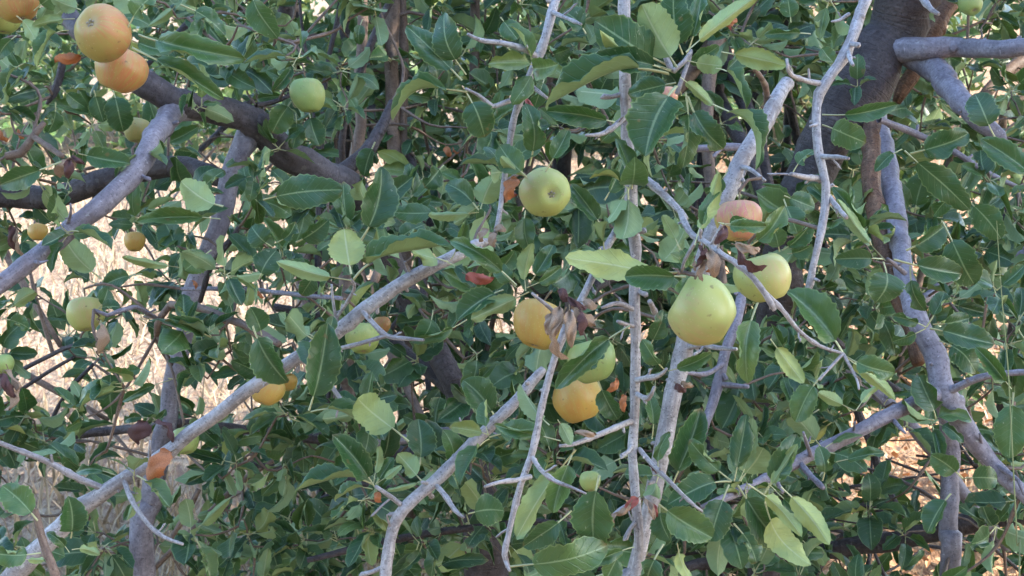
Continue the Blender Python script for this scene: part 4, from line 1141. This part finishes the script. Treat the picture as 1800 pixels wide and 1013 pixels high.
# whorls on the two trees between and behind the drawn leaves
gr = random.Random(33)
TL.grow(scatter(105, (-150, 900), (-200, 1090), (1.95, 2.45), gr), gr, (5, 9), 0.063, MIX)
TR.grow(scatter(105, (900, 1950), (-200, 1090), (1.9, 2.4), gr), gr, (5, 9), 0.063, MIX)
TL.grow(scatter(200, (-150, 900), (-1000, 1120), (2.45, 3.0), gr), gr, (5, 9), 0.068, MIX)
TR.grow(scatter(200, (900, 1950), (-1000, 1120), (2.4, 3.0), gr), gr, (5, 9), 0.068, MIX)
TL.grow(scatter(125, (-120, 520), (100, 1080), (1.95, 2.6), gr), gr, (5, 8), 0.058, MIX)
TL.grow(scatter(60, (560, 880), (330, 1000), (1.95, 2.3), gr), gr, (5, 8), 0.06, MIX)
TL.grow(scatter(26, (-60, 560), (730, 800), (2.2, 2.5), gr), gr, (5, 8), 0.06, MIX)
TR.grow(scatter(90, (1400, 1900), (150, 1080), (1.95, 2.6), gr), gr, (5, 8), 0.058, MIX)
TR.grow(scatter(80, (1150, 1850), (760, 1080), (2.3, 2.9), gr), gr, (5, 8), 0.055, MIX)
# short leafy spurs sitting on the near wood
for (px_, py_, d_) in [(560, 600, 1.745), (238, 836, 1.81), (860, 770, 1.675), (1060, 440, 1.55), (1105, 330, 1.585), (940, 120, 1.685), (890, 300, 1.69), (1310, 862, 1.74), (1450, 790, 1.84), (1576, 430, 2.06), (1505, 150, 2.22),
                       (255, 270, 2.0), (120, 410, 1.91), (490, 262, 2.24), (350, 190, 2.15), (1160, 840, 1.71), (1232, 480, 1.745), (790, 458, 1.75), (1640, 740, 1.9)]:
    t_ = TL if px_ < 880 else TR
    t_.spur(P(px_, py_, d_), gr, gr.randint(3, 6), 0.055, MIX, (0.1, 0.85), Vector((gr.gauss(0, .5), -0.5, 0.45 + gr.gauss(0, .3))).normalized())
TR.grow(scatter(16, (1290, 1410), (560, 880), (1.9, 2.2), gr), gr, (5, 8), 0.06, MIX)

# ------------------------------------------------------------------ apples
def apple_mesh(seed, mk):
    rr = random.Random(seed)
    r = 0.035
    nv, nu = 18, 28
    h = rr.uniform(0.86, 0.98)
    prof = []
    for i in range(nv + 1):
        th = math.pi * i / nv
        # stem end (+Z) has a deep narrow bowl, eye end a shallow one
        rad = math.sin(th) ** 0.92
        z = math.cos(th) * h
        z -= 0.42 * math.exp(-(th / 0.36) ** 2)
        z += 0.22 * math.exp(-((math.pi - th) / 0.30) ** 2)
        rad *= 1 - 0.19 * ((1 - math.cos(th)) / 2) ** 1.6
        prof.append((rad * r, z * r))
    v, f = [], []
    ax, ay, tl = rr.uniform(-.09, .09), rr.uniform(-.09, .09), rr.uniform(-.13, .13)
    for i, (rd, z) in enumerate(prof):
        if i in (0, nv):
            v.append((0, 0, z))
            continue
        th = math.pi * i / nv
        for k in range(nu):
            a = 2 * math.pi * k / nu
            lob = 1 + 0.018 * math.cos(5 * a + seed) * (0.5 - 0.5 * math.cos(th)) ** 2 + ax * math.cos(a) + ay * math.sin(a) * math.sin(th)
            lob *= 1 + 0.05 * noise.noise(Vector((math.cos(a) * math.sin(th), math.sin(a) * math.sin(th), math.cos(th) + seed * 3.1)) * 1.6)
            v.append((rd * lob * math.cos(a), rd * lob * math.sin(a), z + tl * rd * math.cos(a)))
    idx = lambda i, k: 1 + (i - 1) * nu + (k % nu)
    last = len(v) - 1
    for k in range(nu):
        f.append((0, idx(1, k), idx(1, k + 1)))
        f.append((last, idx(nv - 1, k + 1), idx(nv - 1, k)))
    for i in range(1, nv - 1):
        for k in range(nu):
            f.append((idx(i, k), idx(i + 1, k), idx(i + 1, k + 1), idx(i, k + 1)))
    me = bpy.data.meshes.new('skin')
    me.from_pydata(v, [], f)
    me.materials.append(M[mk])
    me.polygons.foreach_set('use_smooth', [True] * len(f))
    me.update()
    return me, prof[0][1], prof[-1][1]


def calyx_mesh(z):
    v, f = [], []
    for k in range(5):
        a = k * 1.2566
        ca, sa = math.cos(a), math.sin(a)
        i = len(v)
        for (q, s_, dz) in ((0.0006, -0.0016, 0.0008), (0.0006, 0.0016, 0.0008), (0.0040, 0.0013, -0.0022), (0.0062, 0.0002, -0.0012), (0.0040, -0.0013, -0.0022), (0.0022, 0, -0.0036)):
            v.append((q * ca - s_ * sa, q * sa + s_ * ca, z + dz))
        f += [(i, i + 1, i + 2, i + 5), (i, i + 5, i + 4), (i + 5, i + 2, i + 3, i + 4)]
    me = bpy.data.meshes.new('calyx')
    me.from_pydata(v, [], f)
    me.materials.append(M['calyx'])
    me.update()
    return me


def apple(px, py, dia, d, mk, eye, cheek, label, k):
    """eye: direction of the flower end (right, up, towards the viewer); cheek: direction of the blush, same axes"""
    cv = lambda t: (RIGHT * t[0] + UPV * t[1] - FWD * t[2]).normalized()
    r = dia / FPX * d / 2
    sc = r / 0.035
    zax = -cv(eye)
    xax = cv(cheek)
    xax = (xax - zax * xax.dot(zax)).normalized()
    yax = zax.cross(xax)
    p = P(px, py, d)
    root = empty('apple', p, label, 'apple', 'apples hanging on the branches')
    root.rotation_euler = Matrix(((xax.x, yax.x, zax.x), (xax.y, yax.y, zax.y), (xax.z, yax.z, zax.z))).to_euler()
    root.scale = (sc, sc, sc * (1.16 if mk == 'a_green' and dia > 65 and py < 300 else 1.0))
    me, zt, zb = apple_mesh(k, mk)
    obj('skin', me, root)
    obj('calyx', calyx_mesh(zb), root)
    b = MB()
    rr = random.Random(k)
    pp, pr_ = spline([Vector((0, 0, zt - 0.002)), Vector((rr.uniform(-.002, .002), rr.uniform(-.002, .002), zt + 0.012)), Vector((rr.uniform(-.006, .006), rr.uniform(-.006, .006), zt + 0.027))], [0.0013, 0.0011, 0.0018], 0.004)
    b.tube(pp, pr_, 6)
    obj('stem', b.mesh('stem', M['stem']), root)
    # the twig the stalk hangs from
    tipw = p + (xax * pp[-1].x + yax * pp[-1].y + zax * pp[-1].z) * sc
    t = TL if px < 900 else TR
    q = min(t.skel, key=lambda a: (a - tipw).length)
    L = (q - tipw).length
    if 0.004 < L < 0.13 and dia > 45:
        m_ = q.lerp(tipw, 0.6) + Vector((0, 0, L * 0.18))
        a_, b_ = spline([q, m_, tipw, tipw - zax * 0.004], [0.0022, 0.0018, 0.0016, 0.0012], 0.01)
        t.tw.tube(a_, b_, 6, 0.1, 0.3, k)


for k, a in enumerate(AP):
    apple(*a, k)


TL.finish()
TR.finish()


# ------------------------------------------------------------------ slim young stems behind
def young(px, specs, mats_, label, leafn, seed, dr):
    f = P(px, 700, specs[0][0][3])
    t = Tree('young_tree', (f.x, f.y, 0), label, 'tree', 'young stems behind the apple trees')
    for i, (sp, m_) in enumerate(zip(specs, mats_)):
        t.limb(sp, m_, 'trunk' if i == 0 else 'branch', sides=10, rough=0.15, ground=(i == 0), nodes=0.08, step=0.03)
    r_ = random.Random(seed)
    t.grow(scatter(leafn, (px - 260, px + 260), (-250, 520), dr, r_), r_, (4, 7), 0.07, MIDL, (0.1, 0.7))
    t.finish()


young(692, [[(684, -180, 22, 3.2), (690, 0, 23, 3.2), (689, 120, 24, 3.2), (692, 240, 25, 3.2), (704, 380, 27, 3.2), (712, 600, 30, 3.2)], [(712, 380, 16, 3.2), (708, 240, 16, 3.22), (710, 100, 16, 3.22), (706, -20, 14, 3.22), (705, -160, 12, 3.22)], [(692, 30, 7, 3.2), (720, 22, 6, 3.2), (760, 30, 5, 3.2), (785, 40, 4, 3.2)]],
      ['bark_brown'] * 3, 'slim straight brown double stem rising at the top centre behind the leaves', 60, 1, (3.1, 3.8))
young(632, [[(640, -150, 14, 2.9), (637, 60, 18, 2.9), (632, 150, 20, 2.9), (634, 220, 20, 2.9), (622, 290, 22, 2.9), (612, 420, 24, 2.9), (610, 650, 26, 2.9)], [(612, 330, 12, 2.85), (600, 250, 12, 2.8), (622, 160, 12, 2.8), (650, 80, 13, 2.8), (688, 0, 12, 2.8), (720, -80, 10, 2.8)]],
      ['bark_brown', 'bark_dimmed'], 'slim grey brown stem crossed by a dark slanting shoot left of the double stem', 40, 2, (2.9, 3.5))
young(835, [[(838, -150, 14, 3.3), (836, 0, 16, 3.3), (834, 120, 17, 3.3), (826, 260, 18, 3.3), (822, 420, 20, 3.3), (820, 640, 22, 3.3)]], ['bark_brown'], 'slim brown stem behind the twigs right of the double stem', 40, 3, (3.2, 3.8))
young(560, [[(600, -150, 8, 3.1), (600, 0, 9, 3.1), (585, 70, 9, 3.1), (572, 140, 9, 3.1), (565, 260, 10, 3.1), (560, 420, 12, 3.1), (560, 700, 14, 3.1)], [(562, 300, 6, 3.1), (545, 140, 6, 3.1), (530, 40, 5, 3.1), (525, -60, 4, 3.1)]],
      ['bark_dimmed', 'bark_dimmed'], 'thin dark whip of a stem above the small green apple', 30, 4, (3.1, 3.7))


# ------------------------------------------------------------------ trees behind, filling the picture
def back_tree(px, d, h, label, seed, n, xr, yr, dr, size, meshes, tint, limbs=7):
    f = P(px, 506, d)
    t = Tree('leafy_tree', (f.x, f.y, 0), label, 'tree', 'leafy trees behind the apple trees')
    r_ = random.Random(seed)
    top = Vector((f.x + r_.uniform(-.2, .2), f.y + r_.uniform(-.1, .3), h))
    low = Vector((f.x, f.y, -0.05))
    mid_ = low.lerp(top, 0.45) + Vector((r_.uniform(-.12, .12), r_.uniform(-.1, .1), 0))
    t.limb3([low, mid_, top], [0.026, 0.021, 0.008], 'bark_dimmed', 'trunk', sides=10, rough=0.2, step=0.06)
    for i in range(limbs):
        k = r_.uniform(0.25, 0.85)
        q = low.lerp(mid_, k / 0.45) if k < 0.45 else mid_.lerp(top, (k - 0.45) / 0.55)
        e = P(r_.uniform(*xr), r_.uniform(yr[0], yr[1]), r_.uniform(*dr))
        e.z = max(e.z, 0.35)
        m_ = q.lerp(e, 0.5) + Vector((r_.uniform(-.1, .1), r_.uniform(-.1, .1), r_.uniform(0.02, .2)))
        t.limb3([q, m_, e], [0.018, 0.012, 0.005], r_.choice(['bark_dimmed', 'bark_brown', 'bark_dimmed']), 'branch', sides=7, step=0.05)
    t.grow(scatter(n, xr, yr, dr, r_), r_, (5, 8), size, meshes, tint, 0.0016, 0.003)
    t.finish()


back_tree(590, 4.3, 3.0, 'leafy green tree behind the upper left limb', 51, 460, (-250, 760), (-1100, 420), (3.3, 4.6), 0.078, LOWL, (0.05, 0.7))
back_tree(900, 3.7, 3.2, 'leafy green tree behind the centre of the hanging branches', 52, 720, (560, 1250), (-1100, 840), (3.1, 4.4), 0.078, LOWL, (0.0, 0.4))  # low tint paints the shadowed gaps into the leaf colour
back_tree(1330, 3.8, 3.2, 'leafy tree tinted dark for shade behind the dark trunk', 53, 690, (1080, 1620), (-1100, 900), (3.1, 4.4), 0.078, LOWL, (0.0, 0.35))  # leaf colour lowered to stand in for deep shade
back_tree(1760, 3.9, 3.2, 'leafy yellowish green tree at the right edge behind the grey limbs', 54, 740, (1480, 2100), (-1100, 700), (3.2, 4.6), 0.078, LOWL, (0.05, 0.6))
back_tree(740, 3.2, 1.6, 'low leafy bush of shoots tinted dark for shade at the bottom left of the trunk', 55, 120, (330, 900), (560, 1080), (2.7, 3.4), 0.075, LOWL, (0.0, 0.25), 9)  # shade under the canopy put into the leaf tint
back_tree(1150, 3.3, 1.7, 'low leafy bush of shoots tinted dark for shade behind the pale upright stems', 56, 170, (850, 1450), (560, 1080), (2.7, 3.5), 0.075, LOWL, (0.0, 0.25), 9)  # leaf tint kept low to paint the shade here
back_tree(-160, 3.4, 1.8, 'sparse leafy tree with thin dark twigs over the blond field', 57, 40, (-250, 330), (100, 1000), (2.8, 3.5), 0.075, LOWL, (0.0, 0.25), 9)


# ------------------------------------------------------------------ tangled brushwood low on the right
def brush():
    b = MB()
    r_ = random.Random(77)
    for i in range(30):
        px, py, d = r_.uniform(1150, 1900), r_.uniform(720, 1080), r_.uniform(2.5, 3.3)
        c = P(px, py, d)
        if c.z < 0.1:
            continue
        a = r_.choice([r_.gauss(0.2, 0.35), r_.gauss(1.5, 0.4), r_.gauss(2.8, 0.4)])
        L = r_.uniform(0.08, 0.32)
        dv = Vector((math.cos(a), r_.gauss(0, 0.3), math.sin(a))) * L
        pts = [c - dv, c + Vector((r_.gauss(0, .03), r_.gauss(0, .03), r_.gauss(0, .03))), c + dv]
        pp, rr_ = spline(pts, [r_.uniform(0.002, 0.005), 0.003, 0.001], 0.04)
        b.tube(pp, rr_, 5, 0, 0.3, i)
    o = obj('brushwood', b.mesh('brushwood', M['bark_dimmed']))
    o['kind'] = 'stuff'
    o['label'] = 'tangle of thin dark dead twigs low under the right tree'


brush()


# ------------------------------------------------------------------ far tree row, then unseen trees added to block sky and sun
def crown_tree(name, x, y, h, r, n, leafsize, label, cat, group, seed, trunk_r, zlow=0.25, tint=(0.2, 0.7), sq=0.8):
    rr = random.Random(seed)
    base = Vector((x, y, 0))
    root = empty(name, base, label, cat, group)
    b = MB()
    pts = [base + Vector((0, 0, -0.1)), base + Vector((rr.uniform(-.1, .1), rr.uniform(-.1, .1), h * .4)), base + Vector((rr.uniform(-.2, .2), 0, h * .8))]
    pp, pr_ = spline(pts, [trunk_r, trunk_r * .75, trunk_r * .25], 0.2)
    b.tube(pp, pr_, 10, 0.15)
    for i in range(7):
        a = rr.uniform(0, 6.28)
        q = pts[1].lerp(pts[2], rr.uniform(0, .8))
        e = q + Vector((math.cos(a) * r * .7, math.sin(a) * r * .7, rr.uniform(.1, .5) * r))
        p2, r2 = spline([q, q.lerp(e, .5) + Vector((0, 0, .1)), e], [trunk_r * .4, trunk_r * .25, trunk_r * .08], .2)
        b.tube(p2, r2, 6, 0.1)
    obj('trunk', b.mesh('trunk', M['bark_dimmed'], base), root)
    blobs = []
    for i in range(26):
        v = Vector((rr.gauss(0, 1), rr.gauss(0, 1), rr.gauss(0, 1))).normalized() * rr.random() ** 0.4
        blobs.append((Vector((v.x * r * .78, v.y * r * .78, h * (zlow + 1) / 2 + v.z * h * (1 - zlow) / 2 * .85)), r * rr.uniform(.26, .48)))
    items = []
    for i in range(n):
        c, br = rr.choice(blobs)
        v = Vector((rr.gauss(0, 1), rr.gauss(0, 1), rr.gauss(0, 1))).normalized() * br * rr.random() ** 0.45
        p = base + c + v
        if p.z < 0.03:
            continue
        d = Vector((rr.gauss(0, 1), rr.gauss(0, 1), rr.gauss(-.3, .6))).normalized()
        nn = Vector((rr.gauss(0, .6), rr.gauss(0, .6), .8))
        items.append((rr.choice(LOWL), frame(p, p + d * leafsize * rr.uniform(.7, 1.3), nn, rr.uniform(.9, 1.3)), rr.uniform(*tint)))
    o = join_leaves('crown', items, base, root)
    return root


FAR = [(-6.6, 12.5, 3.0, 1.7, 'far green shrub at the left end of the row across the field'), (-4.6, 13.0, 3.6, 1.6, 'far taller green shrub second from the left across the field'), (-2.7, 12.2, 3.0, 1.5, 'far green shrub third from the left behind the small green apple'),
       (-0.8, 12.8, 3.4, 1.6, 'far green shrub in the row behind the slim stems'), (1.2, 12.2, 3.2, 1.6, 'far green shrub in the row behind the hanging branches'), (3.2, 12.8, 3.4, 1.6, 'far green shrub in the row behind the dark trunk'), (5.4, 12.4, 3.2, 1.7, 'far green shrub at the right end of the row')]
for i, (x, y, h, r, lb) in enumerate(FAR):
    crown_tree('field_shrub', x, y, h, r, 3600, 0.16, lb, 'shrub', 'shrub row across the field', 900 + i, 0.05, -0.55, (0.35, 0.95))
for i, (x, y, lb) in enumerate([(-3.4, -2.6, 'unseen tree added behind the viewer on the left to block low sky'), (0.3, -3.8, 'unseen tree added directly behind the viewer to block low sky'), (3.6, -3.0, 'unseen tree added behind the viewer on the right to block low sky')]):
    crown_tree('sky_block_tree', x, y, 4.6, 2.1, 4500, 0.26, lb, 'tree', None, 970 + i, 0.12, 0.1, (0.0, 0.5))  # unseen trees added to cut low sky light from behind
mid_pt = Vector((0.05, 2.25, 1.1))
sc_ = mid_pt + SUN_DIR * 4.4  # unseen tree goes here, towards the sun, to shade the branches
crown_tree('added_shade_tree', sc_.x, sc_.y, 5.6, 1.8, 8000, 0.17, 'unseen broad leafy tree added beside the viewer to shade the apple branches', 'tree', None, 950, 0.16, 0.28, (0.0, 0.4))


# ------------------------------------------------------------------ tall grass stalk at the right
st = MB()
p0 = P(1790, 1080, 1.62)
pts = [P(1752, 388, 1.6), P(1757, 470, 1.6), P(1764, 560, 1.6), P(1772, 650, 1.6), P(1780, 800, 1.6), P(1788, 960, 1.61), p0, Vector((p0.x + 0.03, p0.y, 0.0))]
pp, pr_ = spline(pts, [0.0003, 0.0005, 0.0006, 0.0007, 0.0007, 0.0008, 0.0009, 0.0012], 0.02)
st.tube(pp, pr_, 5)
o = obj('grass_stalk', st.mesh('grass_stalk', M['green_straw']))
o['label'] = 'single thin pale green grass stalk standing before the right hand leaves'
o['category'] = 'grass'
